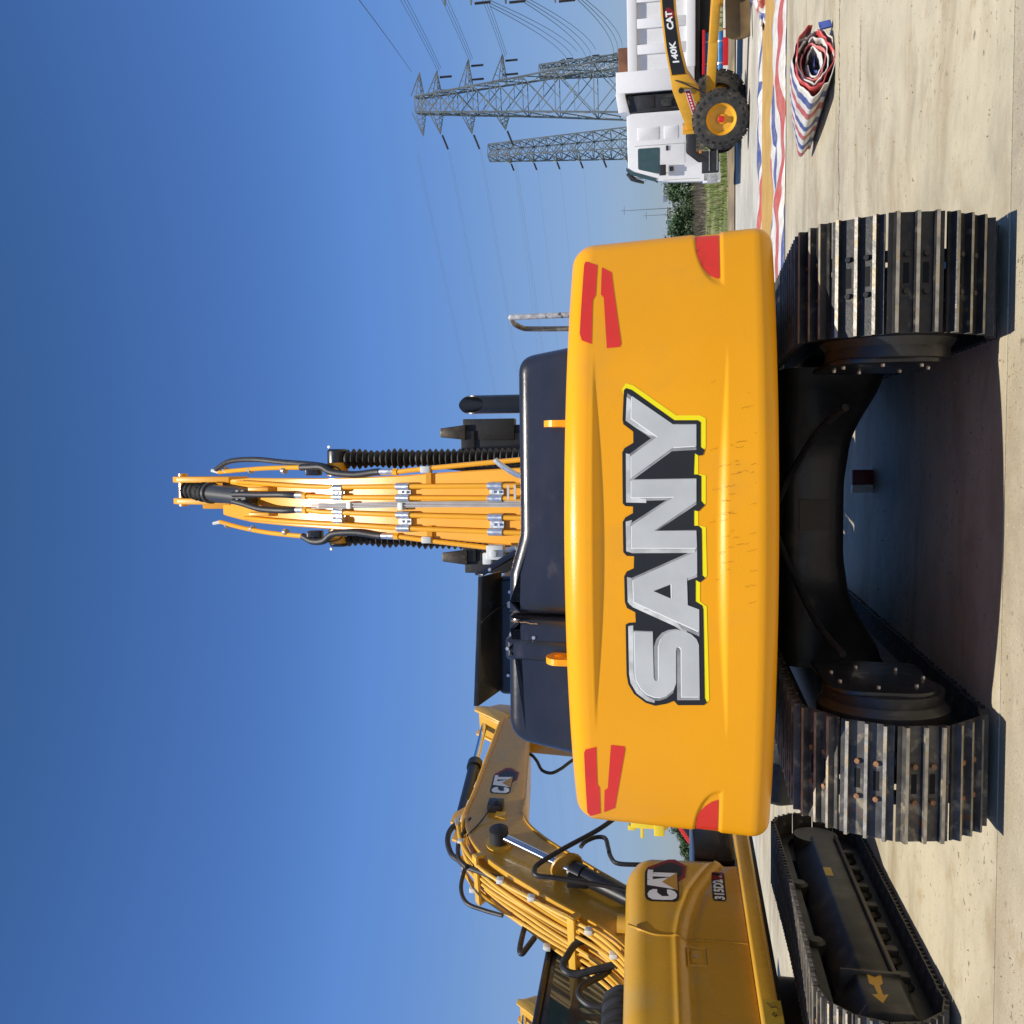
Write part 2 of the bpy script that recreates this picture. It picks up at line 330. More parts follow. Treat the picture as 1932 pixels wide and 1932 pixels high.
def crack(x0, y0, x1, y1, n, am, wd, seed):
    q = random.Random(seed); pts = []
    for k in range(n + 1): t = k / n; pts.append(Vector((lerp(x0, x1, t), lerp(y0, y1, t) + am * noise.noise((t * 9, seed, 0)) + .3 * am * q.uniform(-1, 1), .0022)))
    for p, p2 in zip(pts, pts[1:]):
        w_ = wd * q.uniform(.3, 1.3); b.add([p + Vector((0, -w_, 0)), p2 + Vector((0, -w_, 0)), p2 + Vector((0, w_, 0)), p + Vector((0, w_, 0))], [(0, 1, 2, 3)])
crack(2.2, 10.72, 9.5, 10.28, 240, .12, .016, 3); crack(3.9, 9.35, 4.6, 9.30, 30, .03, .008, 5)
o = b.build('concrete_crack', mat('dirt_filled_crack', (.13, .10, .065), .9, var=.3), smooth=0); structure(o, 'dirt filled crack wandering across the pale slab')
b = MB(); rnd = random.Random(3)
def verge(u, v):
    x = -60 + 150 * u; y = 32.6 + 4.4 * v - 0.065 * x * 0
    return Vector((x, y + (0.35 * noise.noise((x * 0.35, 3.1, 0)) if v in (0., 1.) else 0), 0.03 + 0.14 * math.sin(math.pi * v) * (1 + noise.noise((x * 0.5, y * 0.7, 1)))))
b.grid(verge, 200, 8); o = b.build('dirt_verge', M['soil'], smooth=60); structure(o)
b = MB()
def bank(u, v):
    x = -80 + 200 * u; y = 36.4 + 30 * v
    return Vector((x, y, 0.02 + 0.55 * sst(0, 0.5, v) + 0.12 * noise.noise((x * 0.22, y * 0.3, 5)) * min(1, 6 * v)))
b.grid(bank, 120, 30); o = b.build('grass_bank', M['grass'], smooth=60); structure(o)
# grass blades on verge and bank (nobody could count them)
b = MB(); rnd = random.Random(11)
for i in range(26000):
    x = rnd.uniform(-22, 40); t = rnd.random() ** 1.6; y = 33.6 + 24 * t
    if noise.noise((x * 0.35, y * 0.35, 9)) < -0.12 + 0.5 * (y < 35): continue
    v = max(0., (y - 36.4) / 30); z = 0.05 if y < 36.4 else 0.02 + 0.55 * sst(0, 0.5, v) + 0.12 * noise.noise((x * 0.22, y * 0.3, 5))
    h = rnd.uniform(0.10, 0.36) * (1 + 0.6 * noise.noise((x * 0.4, y * 0.4, 2))); a = rnd.uniform(0, 6.28); wd = 0.03; dx, dy = math.cos(a), math.sin(a); l = rnd.uniform(0, 0.6) * h
    b.add([(x - dx * wd, y - dy * wd, z - 0.05), (x + dx * wd, y + dy * wd, z - 0.05), (x - dy * l, y + dx * l, z + h)], [(0, 1, 2)])
o = b.build('grass_tufts', M['grassblade'], smooth=0, normals=False); tag(o, 'green and straw coloured grass growing along the far edge of the concrete', None, kind='stuff')

# sand strip laid between two striped tarpaulin edges
b = MB()
def sand(u, v):
    x = -2 + 46 * u; y = 16.7 + 4.6 * v + 0.10 * noise.noise((x * 0.8, v * 9, 2)) * (1 if v in (0., 1.) else 0)
    e = min(1, min(v, 1 - v) * 8)
    return Vector((x, y - 0.065 * (x - 6) * 1.0, 0.006 + e * (0.035 + 0.02 * noise.noise((x * 1.3, y * 1.3, 0)))))
b.grid(sand, 260, 40); o = b.build('sand_strip', M['sand'], smooth=60); structure(o, 'strip of yellow sand spread between two striped tarpaulins')

def stripes(name, coords=True, scale=1.0, rough=0.45):
    """woven red, white and blue tarpaulin; the stripe runs by the mesh's own uv"""
    m = bpy.data.materials.new(name); m.use_nodes = True; t = m.node_tree; N = t.nodes; L = t.links; b = N['Principled BSDF']; b.inputs['Roughness'].default_value = rough
    uv = N.new('ShaderNodeUVMap'); sp = N.new('ShaderNodeSeparateXYZ'); L.new(uv.outputs[0], sp.inputs[0])
    fr = N.new('ShaderNodeMath'); fr.operation = 'FRACT'; L.new(sp.outputs[0], fr.inputs[0])
    cr = N.new('ShaderNodeValToRGB'); cr.color_ramp.interpolation = 'CONSTANT'; e = cr.color_ramp.elements
    e[0].position = 0; e[0].color = (0.62, 0.60, 0.56, 1); e[1].position = 0.22; e[1].color = (0.06, 0.085, 0.25, 1)
    for p_, c_ in ((0.45, (0.62, 0.60, 0.56, 1)), (0.66, (0.44, 0.085, 0.075, 1)), (0.9, (0.62, 0.60, 0.56, 1))):
        q = e.new(p_); q.color = c_
    L.new(fr.outputs[0], cr.inputs[0])
    nz = N.new('ShaderNodeTexNoise'); nz.inputs['Scale'].default_value = 7; nz.inputs['Detail'].default_value = 5; tc = N.new('ShaderNodeTexCoord'); L.new(tc.outputs['Object'], nz.inputs['Vector'])
    mr = N.new('ShaderNodeMapRange'); mr.inputs[1].default_value = 0.42; mr.inputs[2].default_value = 0.75; mr.inputs[4].default_value = 0.5; L.new(nz.outputs[0], mr.inputs[0])
    mx = N.new('ShaderNodeMix'); mx.data_type = 'RGBA'; L.new(mr.outputs[0], mx.inputs[0]); L.new(cr.outputs[0], mx.inputs[6]); mx.inputs[7].default_value = (0.34, 0.28, 0.18, 1); L.new(mx.outputs[2], b.inputs['Base Color'])
    bp = N.new('ShaderNodeBump'); bp.inputs['Distance'].default_value = 0.004; n2 = N.new('ShaderNodeTexNoise'); n2.inputs['Scale'].default_value = 30; L.new(tc.outputs['Object'], n2.inputs['Vector']); L.new(n2.outputs[0], bp.inputs['Height']); L.new(bp.outputs[0], b.inputs['Normal'])
    return m
M['tarp'] = stripes('striped_woven_tarpaulin')
def uv_grid(name, fn, nu, nv, uvf, mt, parent=None, thick=0.0):
    vs = [fn(i / nu, j / nv) for j in range(nv + 1) for i in range(nu + 1)]; uvs = [uvf(i / nu, j / nv) for j in range(nv + 1) for i in range(nu + 1)]
    fs = [(j * (nu + 1) + i, j * (nu + 1) + i + 1, (j + 1) * (nu + 1) + i + 1, (j + 1) * (nu + 1) + i) for j in range(nv) for i in range(nu)]
    me = bpy.data.meshes.new(name); me.from_pydata(vs, [], fs); ul = me.uv_layers.new(name='UVMap')
    for p in me.polygons:
        for li, vi in zip(p.loop_indices, p.vertices): ul.data[li].uv = uvs[vi]
    me.materials.append(mt); me.polygons.foreach_set('use_smooth', [True] * len(me.polygons)); o = link(name, me, parent)
    if thick:
        md = o.modifiers.new('thick', 'SOLIDIFY'); md.thickness = thick; md.offset = 0
    return o
def edge_tarp(name, x0, x1, yc, wd, hgt, seed, drift, us):
    def fn(u, v):
        x = lerp(x0, x1, u); k = noise.noise((x * 0.55, seed, 0)); k2 = noise.noise((x * 2.2, v * 3, seed))
        y = yc - 0.065 * (x - 6) + wd * (v - 0.5) * (1 + 0.35 * k) + 0.10 * k
        z = 0.012 + hgt * math.sin(math.pi * min(1, max(0, v))) * (0.55 + 0.5 * noise.noise((x * 0.9, v * 2.2, seed + 3)) + 0.35 * k2)
        return Vector((x, y, max(0.008, z)))
    return uv_grid(name, fn, 320, 22, lambda u, v: (v * us + drift * u + 0.55 * noise.noise((u * 14, seed, 4)) + 0.25 * noise.noise((u * 60, v * 2, seed)), u), M['tarp'], thick=0.006)
o = edge_tarp('striped_tarpaulin', 0.5, 30, 17.0, 1.75, 0.20, 3, 2.6, 1.5); tag(o, 'long red white and blue striped tarpaulin edging the near side of the yellow sand', 'tarpaulin')
o = edge_tarp('striped_tarpaulin', 2, 36, 21.25, 0.7, 0.13, 8, 5.0, 0.8); tag(o, 'crumpled striped tarpaulin edge along the far side of the yellow sand, by the grader', 'tarpaulin')
# bunched heap at the far right
def heap(u, v):
    a = v * math.pi; x = lerp(9.9, 12.9, u); r = 0.40 * (0.25 + 0.75 * sst(0, 0.4, u)) * (1 + 0.35 * noise.noise((u * 7, v * 5, 1)))
    return Vector((x + 0.12 * noise.noise((u * 6, v * 6, 2)), 19.95 - 0.75 * r * math.cos(a) * 2.0 + 0.12 * noise.noise((u * 5, v * 3, 7)), max(0.01, 1.05 * r * math.sin(a) + 0.03 * noise.noise((u * 9, v * 9, 4)))))
o = uv_grid('striped_tarpaulin_heap', heap, 60, 26, lambda u, v: (u * 5.6 + 0.15 * noise.noise((u * 5, v * 5, 0)), v), M['tarp'], thick=0.008); tag(o, 'bunched heap of striped tarpaulin with a white corner sticking up beside the grader blade', 'tarpaulin')

# rolled tarpaulin lying on the slab
def roll():
    t = thing('tarpaulin_roll', 'flattened roll of red white and blue striped tarpaulin lying alone on the concrete', 'tarpaulin', (5.02, 10.95, 0), R(3))
    Lr = 1.75
    def sec(th, r0, k):                                             # flattened spiral section: width along x, height z
        sx, sz = 0.405 * r0, 0.205 * r0
        x = sx * math.cos(th); z = sz * math.sin(th)
        j = 0.24 * noise.noise((math.cos(th) * 1.3 + k, math.sin(th) * 1.3, k * 0.4)) + 0.09 * noise.noise((math.cos(th) * 4, math.sin(th) * 4, k + 5))
        return x * (1 + j), z * (1 + j)
    def outer(u, v):
        th = 2 * math.pi * u; s = 1 - 0.42 * v ** 1.6; x, z = sec(th, s * (1 + 0.03 * noise.noise((u * 6.28, v * 6, 2))), 0)
        if z < 0: z *= 0.92
        y = Lr * v + 0.10 * math.sin(th * 1.0 + 0.6) * (1 - v) + 0.12 * noise.noise((math.cos(th) * 1.5, math.sin(th) * 1.5, 7)) * v * 2
        return Vector((x - 0.06 * v, y, z + 0.197 * s))
    uv_grid('outer_wrap', outer, 72, 40, lambda u, v: (v * 2.9 + 0.06 * math.sin(6.28 * u), u), M['tarp'], t, thick=0.01)
    cols = ['tarp_red', 'tarp_white', 'tarp_pink', 'tarp_white', 'tarp_blue', 'tarp_white']
    M['tarp_red'] = mat('red_tarpaulin', (0.46, 0.06, 0.06), 0.5, var=0.2, vs=6); M['tarp_pink'] = mat('faded_red_tarpaulin', (0.55, 0.16, 0.15), 0.5, var=0.2, vs=6); M['tarp_white'] = mat('white_tarpaulin', (0.62, 0.60, 0.56), 0.5, var=0.12, vs=6); M['tarp_blue'] = mat('blue_tarpaulin', (0.05, 0.08, 0.28), 0.5, var=0.2, vs=6)
    for k in range(5):
        s0 = 0.93 - 0.165 * k
        def ring(u, v, s0=s0, k=k):
            th = 2 * math.pi * (0.02 + 0.96 * u) + 0.5 * k; x, z = sec(th, s0 - 0.06 * u + 0.02 * v, 0.6 * k + 1)
            if k >= 3: z *= 0.8; x *= 1.1
            return Vector((x + 0.02 * math.sin(5 * u + k), -0.03 + 0.02 * k + 0.25 * v + 0.07 * math.sin(th + 0.6) + 0.04 * noise.noise((u * 8, k, 1)), z + 0.197 + 0.012 * k * math.sin(k)))
        uv_grid('inner_fold', ring, 60, 4, lambda u, v: (u, v), M[cols[k]], t, thick=0.012)
    b = MB()
    b.prism([(-0.42, 0.0), (-0.34, 0.02), (-0.34, 0.14), (-0.42, 0.12)], (0.80, 0.02, 0.012), (1, 0, 0), (0, 0.3, 1), (0, 0.03, 0))
    b.build('loose_corner', M['tarp_blue'], t, smooth=0)
    return t
roll()
# ================================================================ big excavator seen from behind
def track_shoe_mesh(name, w, pitch, mats, gh=0.034, thick=0.014, gw=0.020):
    b = MB(); p = pitch; hw = w / 2; ts = (-0.36 * p, 0.0, 0.34 * p)
    prof = [(-0.5 * p, 0.004), (-0.5 * p, thick)]
    for g_ in ts: prof += [(g_ - gw * 0.75, thick), (g_ - gw * 0.42, thick + gh), (g_ + gw * 0.42, thick + gh), (g_ + gw * 0.75, thick)]
    prof += [(0.485 * p, thick), (0.485 * p, 0.0)]
    n = len(prof); vs = [(x, y, z) for x in (-hw, hw) for y, z in prof]
    b.add(vs, [tuple(range(n)), tuple(reversed(range(n, 2 * n)))])
    for i in range(n):
        j = (i + 1) % n; b.k = 3 if prof[i][1] > thick * 1.5 and prof[j][1] > thick * 1.5 else 0
        b.add([vs[i], vs[j], vs[n + j], vs[n + i]], [(0, 1, 2, 3)])
    b.k = 1
    for y in (-0.18 * p, 0.17 * p):
        for x in (-0.155 * w * 1.0, 0.155 * w):
            b.cyl((x, y, thick), (x, y, thick + 0.018), 0.0155, 0.0145, 6)
    b.k = 2
    for y in (-0.18 * p, 0.17 * p):
        b.box(-0.085 * w, 0.085 * w, y - 0.014, y + 0.014, thick - 0.004, thick + 0.0015)
    return b.mesh(name, mats, smooth=25)
def stadium(s, half, r):
    """point, tangent and outward normal at arc length s of a track loop in the (y, z) plane, axle height r"""
    L1 = 2 * half; L2 = math.pi * r; s = s % (2 * L1 + 2 * L2)
    if s < L1: return (-half + s, 0.0), (1, 0), (0, -1)
    s -= L1
    if s < L2: a = s / r; return (half + r * math.sin(a), r - r * math.cos(a)), (math.cos(a), math.sin(a)), (math.sin(a), -math.cos(a))
    s -= L2
    if s < L1: return (half - s, 2 * r), (-1, 0), (0, 1)
    s -= L1; a = s / r; return (-half - r * math.sin(a), r + r * math.cos(a)), (-math.cos(a), -math.sin(a)), (-math.sin(a), math.cos(a))
def make_track(root, xc, half, rad, n, shoe_me, phase, chain_w=0.2, sag=0.02):
    """chain loop (part) with each shoe a sub-part; rad = radius to the outside of the grousers"""
    r = rad - 0.048; b = MB(); N_ = 60; T = 4 * half + 2 * math.pi * r
    for side in (-1, 1):
        x0, x1 = (xc + side * chain_w / 2 - 0.02, xc + side * chain_w / 2 + 0.02); ring = []
        for i in range(N_ * 2):
            (y, z), _, (ny, nz) = stadium(T * i / (N_ * 2), half, r); z += rad - r
            ring += [(x0, y, z), (x1, y, z), (x1, y - ny * 0.11, z - nz * 0.11), (x0, y - ny * 0.11, z - nz * 0.11)]
        m_ = N_ * 2; b.add(ring, [(4 * i + k, 4 * i + (k + 1) % 4, 4 * ((i + 1) % m_) + (k + 1) % 4, 4 * ((i + 1) % m_) + k) for i in range(m_) for k in range(4)])
    ch = b.build('track_chain', M['dusty'], root, smooth=20)
    for i in range(n):
        (y, z), (ty, tz), (ny, nz) = stadium(T * (i + phase) / n, half, r); z += rad - r
        if nz > 0.95: z -= sag * math.sin(math.pi * (y + half) / (2 * half)) if abs(y) < half else 0
        o = link('track_shoe', shoe_me, ch); 
        sx = -1 if (ty * nz - tz * ny) < 0 else 1                   # keeps the frame right handed
        o.matrix_local = Matrix(((sx, 0, 0, xc + random.uniform(-.004, .004)), (0, ty, ny, y), (0, tz, nz, z), (0, 0, 0, 1))) @ Matrix.Rotation(random.uniform(-.006, .006), 4, 'Z') @ Matrix.Rotation(random.uniform(-.014, .014), 4, 'X')
    return ch
def bolts(b, pts, ax, r=0.014, h=0.014, n=6):
    for p in pts: b.cyl(p, Vector(p) + Vector(ax) * h, r, r * 0.9, n)

M['black_belly'] = mat('grimy_black_belly', (.016, .016, .017), .42, var=.4, vs=3, bump=.003, bs=20, col2=(.045, .038, .03), m2=(.55, .8), s2=4, coat=.1)
def big_excavator():
    T = thing('tracked_excavator', 'big orange yellow excavator seen from behind, its broad counterweight lettered in silver', 'excavator', (0.01, 7.71, 0), R(-3.7))
    RR, W, CR, ZB, ZT = 2.95, 1.675, 0.14, 1.15, 2.225
    # ---------------- counterweight: plan outline swept through an upright profile
    tap = lambda z: 1 - .035 * (z - ZB) / (ZT - ZB)
    xa = (W - CR) / (1 - CR / RR)
    out = []                                                        # (x, y, nx, ny, on_back)
    NB = 300
    for i in range(NB + 1):
        x = -xa + 2 * xa * i / NB; y = -math.sqrt(RR * RR - x * x); n_ = Vector((x, y)).normalized(); out.append((x, y, n_.x, n_.y, 1))
    xe, ye, nx, ny, _ = out[-1]; a0 = math.atan2(ny, nx); cx, cy = xe - CR * nx, ye - CR * ny; cor = []
    for k in range(1, 9):
        a = lerp(a0, 0.0, k / 8); cor.append((cx + CR * math.cos(a), cy + CR * math.sin(a), math.cos(a), math.sin(a), 0))
    yl = cor[-1][1]; side = [(cor[-1][0], lerp(yl, -1.75, k / 10), 1.0, 0.0, 0) for k in range(1, 11)]
    side += [(cor[-1][0] - 0.06, -1.69, 0.7, 0.7, 0), (0, -1.69, 0, 1, 0)]
    right = cor + side; left = [(-x, y, -nx, ny, k) for x, y, nx, ny, k in reversed(right[:-1])]
    plan = out + right + left; NP = len(plan)
    rt, rb = 0.12, 0.10; prof = []
    for k in range(9): a = math.pi / 2 * (1 - k / 8); prof.append((rt * (1 - math.cos(a)), ZT - rt * (1 - math.sin(a))))
    zs = [ZT - rt]; z = ZT - rt
    while z > ZB + rb + 0.006: z -= 0.0062; zs.append(z)
    prof += [(0, z) for z in zs[1:]]
    for k in range(1, 9): a = math.pi / 2 * k / 8; prof.append((rb * (1 - math.cos(a)), ZB + rb - rb * math.sin(a)))
    def pocket(x, z, s):                                            # moulded pocket round the low reflectors; s = +1 right, -1 left
        q = x * s
        d1 = (1.565 - z) / 0.022; d2 = (z - 1.418) / 0.022
        e = ((q - 1.70) / 0.345) ** 2 + ((z - 1.42) / 0.145) ** 2 if q < 1.70 else ((z - 1.42) / 0.145) ** 2
        return sst(-0.4, 0.6, min((1.0 - e) * 5, d2))
    def disp(x, z):
        e = max(0., 1 - (x / 1.03) ** 2) ** 1.3; zlo = 2.074 - 0.048 * e
        up = sst(2.074, zlo - 0.004, z) if False else (1 - sst(zlo - 0.004, 2.074, z))
        zl = 1.398; zh = 1.398 + 0.052 * max(0., 1 - (x / 1.0) ** 2) ** 1.3; lo = sst(zl, zh + 0.004, z)
        d = -0.024 * e * up * lo
        for s in (1, -1):
            if x * s > 1.2: d -= 0.008 * pocket(x, z, s)
        return d
    def cw_pt(k, ins, z, lift=0.0):
        x, y, nx, ny, onb = plan[k]
        d = disp(x, z) if ny < 0.3 else 0
        return Vector(((x + nx * (d - ins + lift)) * tap(z), y + ny * (d - ins + lift), z))
    b = MB(); vs = [cw_pt(k, i_, z_) for i_, z_ in prof for k in range(NP)]
    nr = len(prof); b.add(vs, [(j * NP + i, j * NP + (i + 1) % NP, (j + 1) * NP + (i + 1) % NP, (j + 1) * NP + i) for j in range(nr - 1) for i in range(NP)] + [tuple(range(NP)), tuple(reversed(range((nr - 1) * NP, nr * NP)))])
    cw = b.build('counterweight', M['orange'], T, smooth=50)
    def on_cw(x, z, lift):
        xo = x / tap(z)
        if abs(xo) <= xa:
            y = -math.sqrt(RR * RR - xo * xo); n_ = Vector((xo, y)).normalized(); nx, ny = n_.x, n_.y
        else:
            s = 1 if xo > 0 else -1; c_ = min(0.9999, max(-1, (abs(xo) - cx) / CR)); a = -math.acos(c_); nx, ny = s * math.cos(a), math.sin(a); y = cy + CR * math.sin(a); xo = s * (cx + CR * math.cos(a))
        d = disp(xo, z) + lift
        return ((xo + nx * d) * tap(z), y + ny * d, z)
    Y = [(0.763,1.874),(0.615,1.666),(0.613,1.554),(0.508,1.554),(0.503,1.666),(0.351,1.874),(0.463,1.875),(0.557,1.745),(0.651,1.875)]
    Nn = [(0.34,1.874),(0.343,1.554),(0.232,1.554),(0.086,1.761),(0.087,1.554),(0.001,1.551),(-0.001,1.872),(0.112,1.872),(0.256,1.662),(0.254,1.874)]
    A = [(-0.162,1.866),(-0.015,1.551),(-0.13,1.55),(-0.15,1.6),(-0.29,1.596),(-0.311,1.54),(-0.424,1.539),(-0.277,1.863)]
    Ah = [(-0.22,1.765),(-0.185,1.681),(-0.257,1.679)]
    Ss = [(-0.432,1.862),(-0.433,1.77),(-0.676,1.767),(-0.689,1.762),(-0.693,1.755),(-0.689,1.746),(-0.676,1.741),(-0.505,1.741),(-0.467,1.729),(-0.438,1.705),(-0.424,1.677),(-0.419,1.644),(-0.424,1.611),(-0.44,1.578),(-0.465,1.552),(-0.494,1.541),(-0.771,1.536),(-0.775,1.625),(-0.52,1.627),(-0.508,1.634),(-0.506,1.643),(-0.513,1.651),(-0.528,1.654),(-0.699,1.654),(-0.742,1.668),(-0.769,1.698),(-0.783,1.732),(-0.782,1.761),(-0.768,1.8),(-0.737,1.833),(-0.695,1.854),(-0.664,1.86)]
    OL = [(0.794,1.915),(0.805,1.904),(0.795,1.875),(0.638,1.662),(0.636,1.547),(0.625,1.532),(0.502,1.532),(0.488,1.513),(0.462,1.522),(0.46,1.543),(0.472,1.562),(0.367,1.566),(0.367,1.547),(0.358,1.53),(0.236,1.53),(0.214,1.513),(0.184,1.543),(0.188,1.565),(0.112,1.565),(0.112,1.543),(0.097,1.528),(0.072,1.527),(-0.137,1.524),(-0.151,1.51),(-0.173,1.536),(-0.161,1.557),(-0.27,1.557),(-0.291,1.524),(-0.311,1.519),(-0.778,1.51),(-0.804,1.5),(-0.818,1.515),(-0.824,1.645),(-0.8,1.666),(-0.818,1.703),(-0.832,1.761),(-0.817,1.81),(-0.771,1.868),(-0.718,1.897),(-0.666,1.905),(-0.398,1.906),(-0.388,1.891),(-0.384,1.855),(-0.332,1.857),(-0.311,1.898),(-0.279,1.909),(-0.146,1.911),(-0.122,1.898),(-0.105,1.863),(-0.044,1.861),(-0.042,1.898),(-0.023,1.915),(0.131,1.917),(0.153,1.904),(0.175,1.866),(0.208,1.866),(0.21,1.904),(0.224,1.917),(0.48,1.92),(0.502,1.909),(0.528,1.865),(0.584,1.866),(0.622,1.915),(0.645,1.92)]
    yel = [(0.83,1.905),(0.818,1.868),(0.662,1.652),(0.66,1.535),(0.645,1.508),(0.505,1.508),(0.495,1.512),(0.46,1.545),(0.37,1.545),(0.362,1.508),(0.225,1.508),(0.184,1.545),(0.115,1.545),(0.105,1.508),(-0.14,1.502),(-0.173,1.536),(-0.27,1.536),(-0.296,1.503),(-0.79,1.488),(-0.8,1.5),(-0.80,1.6),(0.5,1.7),(0.75,1.91),(0.80,1.925)]
    flat_sheet('lettering_yellow_edge', M['letteryellow'], cw, on_cw, polys=[yel], off=0.0016)
    flat_sheet('lettering_outline', M['letterblack'], cw, on_cw, polys=[OL], off=0.0026)
    # soft grey light bands printed round the top and left of each letter, inside the black outline
    inner = [(x - 0.012, z + 0.010) for x, z in Ss]
    for p in (Ss, A, Nn, Y): flat_sheet('lettering_backing', M['lettergrey'], cw, on_cw, polys=[[(x - 0.008, z + 0.012) for x, z in offset_poly(p, 0.012)]], off=0.0033)
    light = [[(-0.43,1.868),(-0.40,1.868),(-0.405,1.893),(-0.66,1.892),(-0.71,1.885),(-0.765,1.855),(-0.805,1.805),(-0.815,1.765),(-0.80,1.762),(-0.782,1.8),(-0.74,1.842),(-0.69,1.863),(-0.66,1.868)],
             [(-0.155,1.874),(-0.15,1.897),(-0.28,1.894),(-0.305,1.87),(-0.40,1.66),(-0.44,1.60),(-0.425,1.60),(-0.292,1.862),(-0.277,1.871)],
             [(0.0,1.878),(0.115,1.878),(0.14,1.87),(0.132,1.902),(-0.018,1.900),(-0.028,1.87),(-0.024,1.56),(-0.006,1.56),(-0.007,1.86)],
             [(0.255,1.88),(0.47,1.882),(0.475,1.902),(0.228,1.9),(0.226,1.80),(0.245,1.80)],
             [(0.65,1.882),(0.745,1.882),(0.76,1.9),(0.64,1.904),(0.60,1.85),(0.565,1.79),(0.56,1.755),(0.64,1.868)]]
    M['letterpale'] = mat('printed_pale_grey', (0.60, 0.62, 0.62), 0.4, var=0.28, vs=7)
    flat_sheet('lettering_light_band', M['letterpale'], cw, on_cw, polys=light, off=0.0040)
    for nm, p in (('S', Ss), ('A', A), ('N', Nn), ('Y', Y)):
        flat_sheet('lettering_highlight', M['letterwhite'], cw, on_cw, polys=[[(x - 0.0045, z + 0.0045) for x, z in p]], off=0.0047)
        flat_sheet('letter', M['letter'], cw, on_cw, polys=[p], off=0.0054)['label'] = 'silver letter ' + nm
    flat_sheet('letter_opening', M['letterblack'], cw, on_cw, polys=[Ah], off=0.0061)
    flat_sheet('lettering_highlight', M['letterwhite'], cw, on_cw, polys=[[(-0.185,1.681),(-0.257,1.679),(-0.258,1.674),(-0.184,1.675)]], off=0.0061)
    RA = [(1.51,2.138),(1.484,2.074),(1.308,2.075),(1.281,2.089),(1.039,2.086),(1.061,2.138),(1.099,2.15),(1.493,2.146)]
    RB = [(1.469,2.049),(1.437,1.997),(1.038,1.933),(1.018,1.94),(1.014,2.006),(1.292,2.031),(1.311,2.047)]
    LA = [(-1.09,2.077),(-1.339,2.083),(-1.36,2.072),(-1.548,2.078),(-1.576,2.137),(-1.547,2.153),(-1.131,2.144),(-1.11,2.135)]
    LB = [(-1.073,1.997),(-1.078,1.926),(-1.098,1.923),(-1.5,1.995),(-1.538,2.057),(-1.373,2.045),(-1.36,2.027)]
    for p in (RA, RB, LA, LB): flat_sheet('reflective_strip', M['red'], cw, on_cw, polys=[p], off=0.002)
    RC = [(1.636,1.557),(1.53,1.551),(1.449,1.524),(1.397,1.486),(1.374,1.443),(1.38,1.433),(1.634,1.433)]
    LC = [(-1.4,1.433),(-1.404,1.443),(-1.416,1.467),(-1.449,1.501),(-1.487,1.527),(-1.525,1.545),(-1.578,1.552),(-1.634,1.555),(-1.634,1.433)]
    for p in (RC, LC): flat_sheet('reflector', M['red'], cw, on_cw, polys=[p], off=0.002, step=0.012)
    # hairline paint cracks, as in the photograph, low right of the lettering
    b = MB(); rnd = random.Random(5)
    for i in range(64):
        x = rnd.gauss(0.28, 0.30); z = rnd.uniform(1.17, 1.50)
        if z > 1.46 and rnd.random() < .6: continue
        L_ = rnd.uniform(0.012, 0.06) * (2.0 if z < 1.36 and rnd.random() < 0.3 else 1); pts = [(x + 0.3 * q * L_ * 0.1 + rnd.uniform(-.005, .005), z - L_ * q / 6) for q in range(7)]
        for (xa_, za), (xb, zb_) in zip(pts, pts[1:]):
            if zb_ < 1.26: continue
            w_ = rnd.uniform(0.0004, 0.0010)
            b.add([on_cw(xa_ - w_, za, .0012), on_cw(xa_ + w_, za, .0012), on_cw(xb + w_, zb_, .0012), on_cw(xb - w_, zb_, .0012)], [(0, 1, 2, 3)])
    o = b.build('paint_crack', mat('crack_line', (0.30, 0.115, 0.006), 0.8), cw, smooth=0); o['kind'] = 'stuff'
    # lifting eyes
    def eye(x, y):
        pr = [(-0.10, 0.0), (-0.10, 0.07)] + [(0.10 * math.cos(a), 0.07 + 0.075 * math.sin(a)) for a in [math.pi * (1 - k / 12) for k in range(1, 12)]] + [(0.10, 0.07), (0.10, 0)]
        hole = [(0.042 * math.cos(2 * math.pi * k / 14), 0.065 + 0.036 * math.sin(2 * math.pi * k / 14)) for k in range(14)]
        b = MB(); t = 0.034
        bm_o = pr; n = len(bm_o)
        bm2 = bmesh.new(); ov = [bm2.verts.new((x - t / 2, y + a, ZT - 0.01 + c)) for a, c in bm_o]; hv = [bm2.verts.new((x - t / 2, y + a, ZT - 0.01 + c)) for a, c in hole]
        es = [bm2.edges.new((ov[i], ov[(i + 1) % n])) for i in range(n)] + [bm2.edges.new((hv[i], hv[(i + 1) % 14])) for i in range(14)]
        bmesh.ops.triangle_fill(bm2, edges=es, use_beauty=True)
        r_ = bmesh.ops.extrude_face_region(bm2, geom=bm2.faces[:]); bmesh.ops.translate(bm2, verts=[v for v in r_['geom'] if isinstance(v, bmesh.types.BMVert)], vec=(t, 0, 0)); bmesh.ops.recalc_face_normals(bm2, faces=bm2.faces)
        me = bpy.data.meshes.new('lifting_eye'); bm2.to_mesh(me); bm2.free(); me.materials.append(M['orange']); link('lifting_eye', me, T)
    eye(0.635, -2.60); eye(-0.65, -2.60)

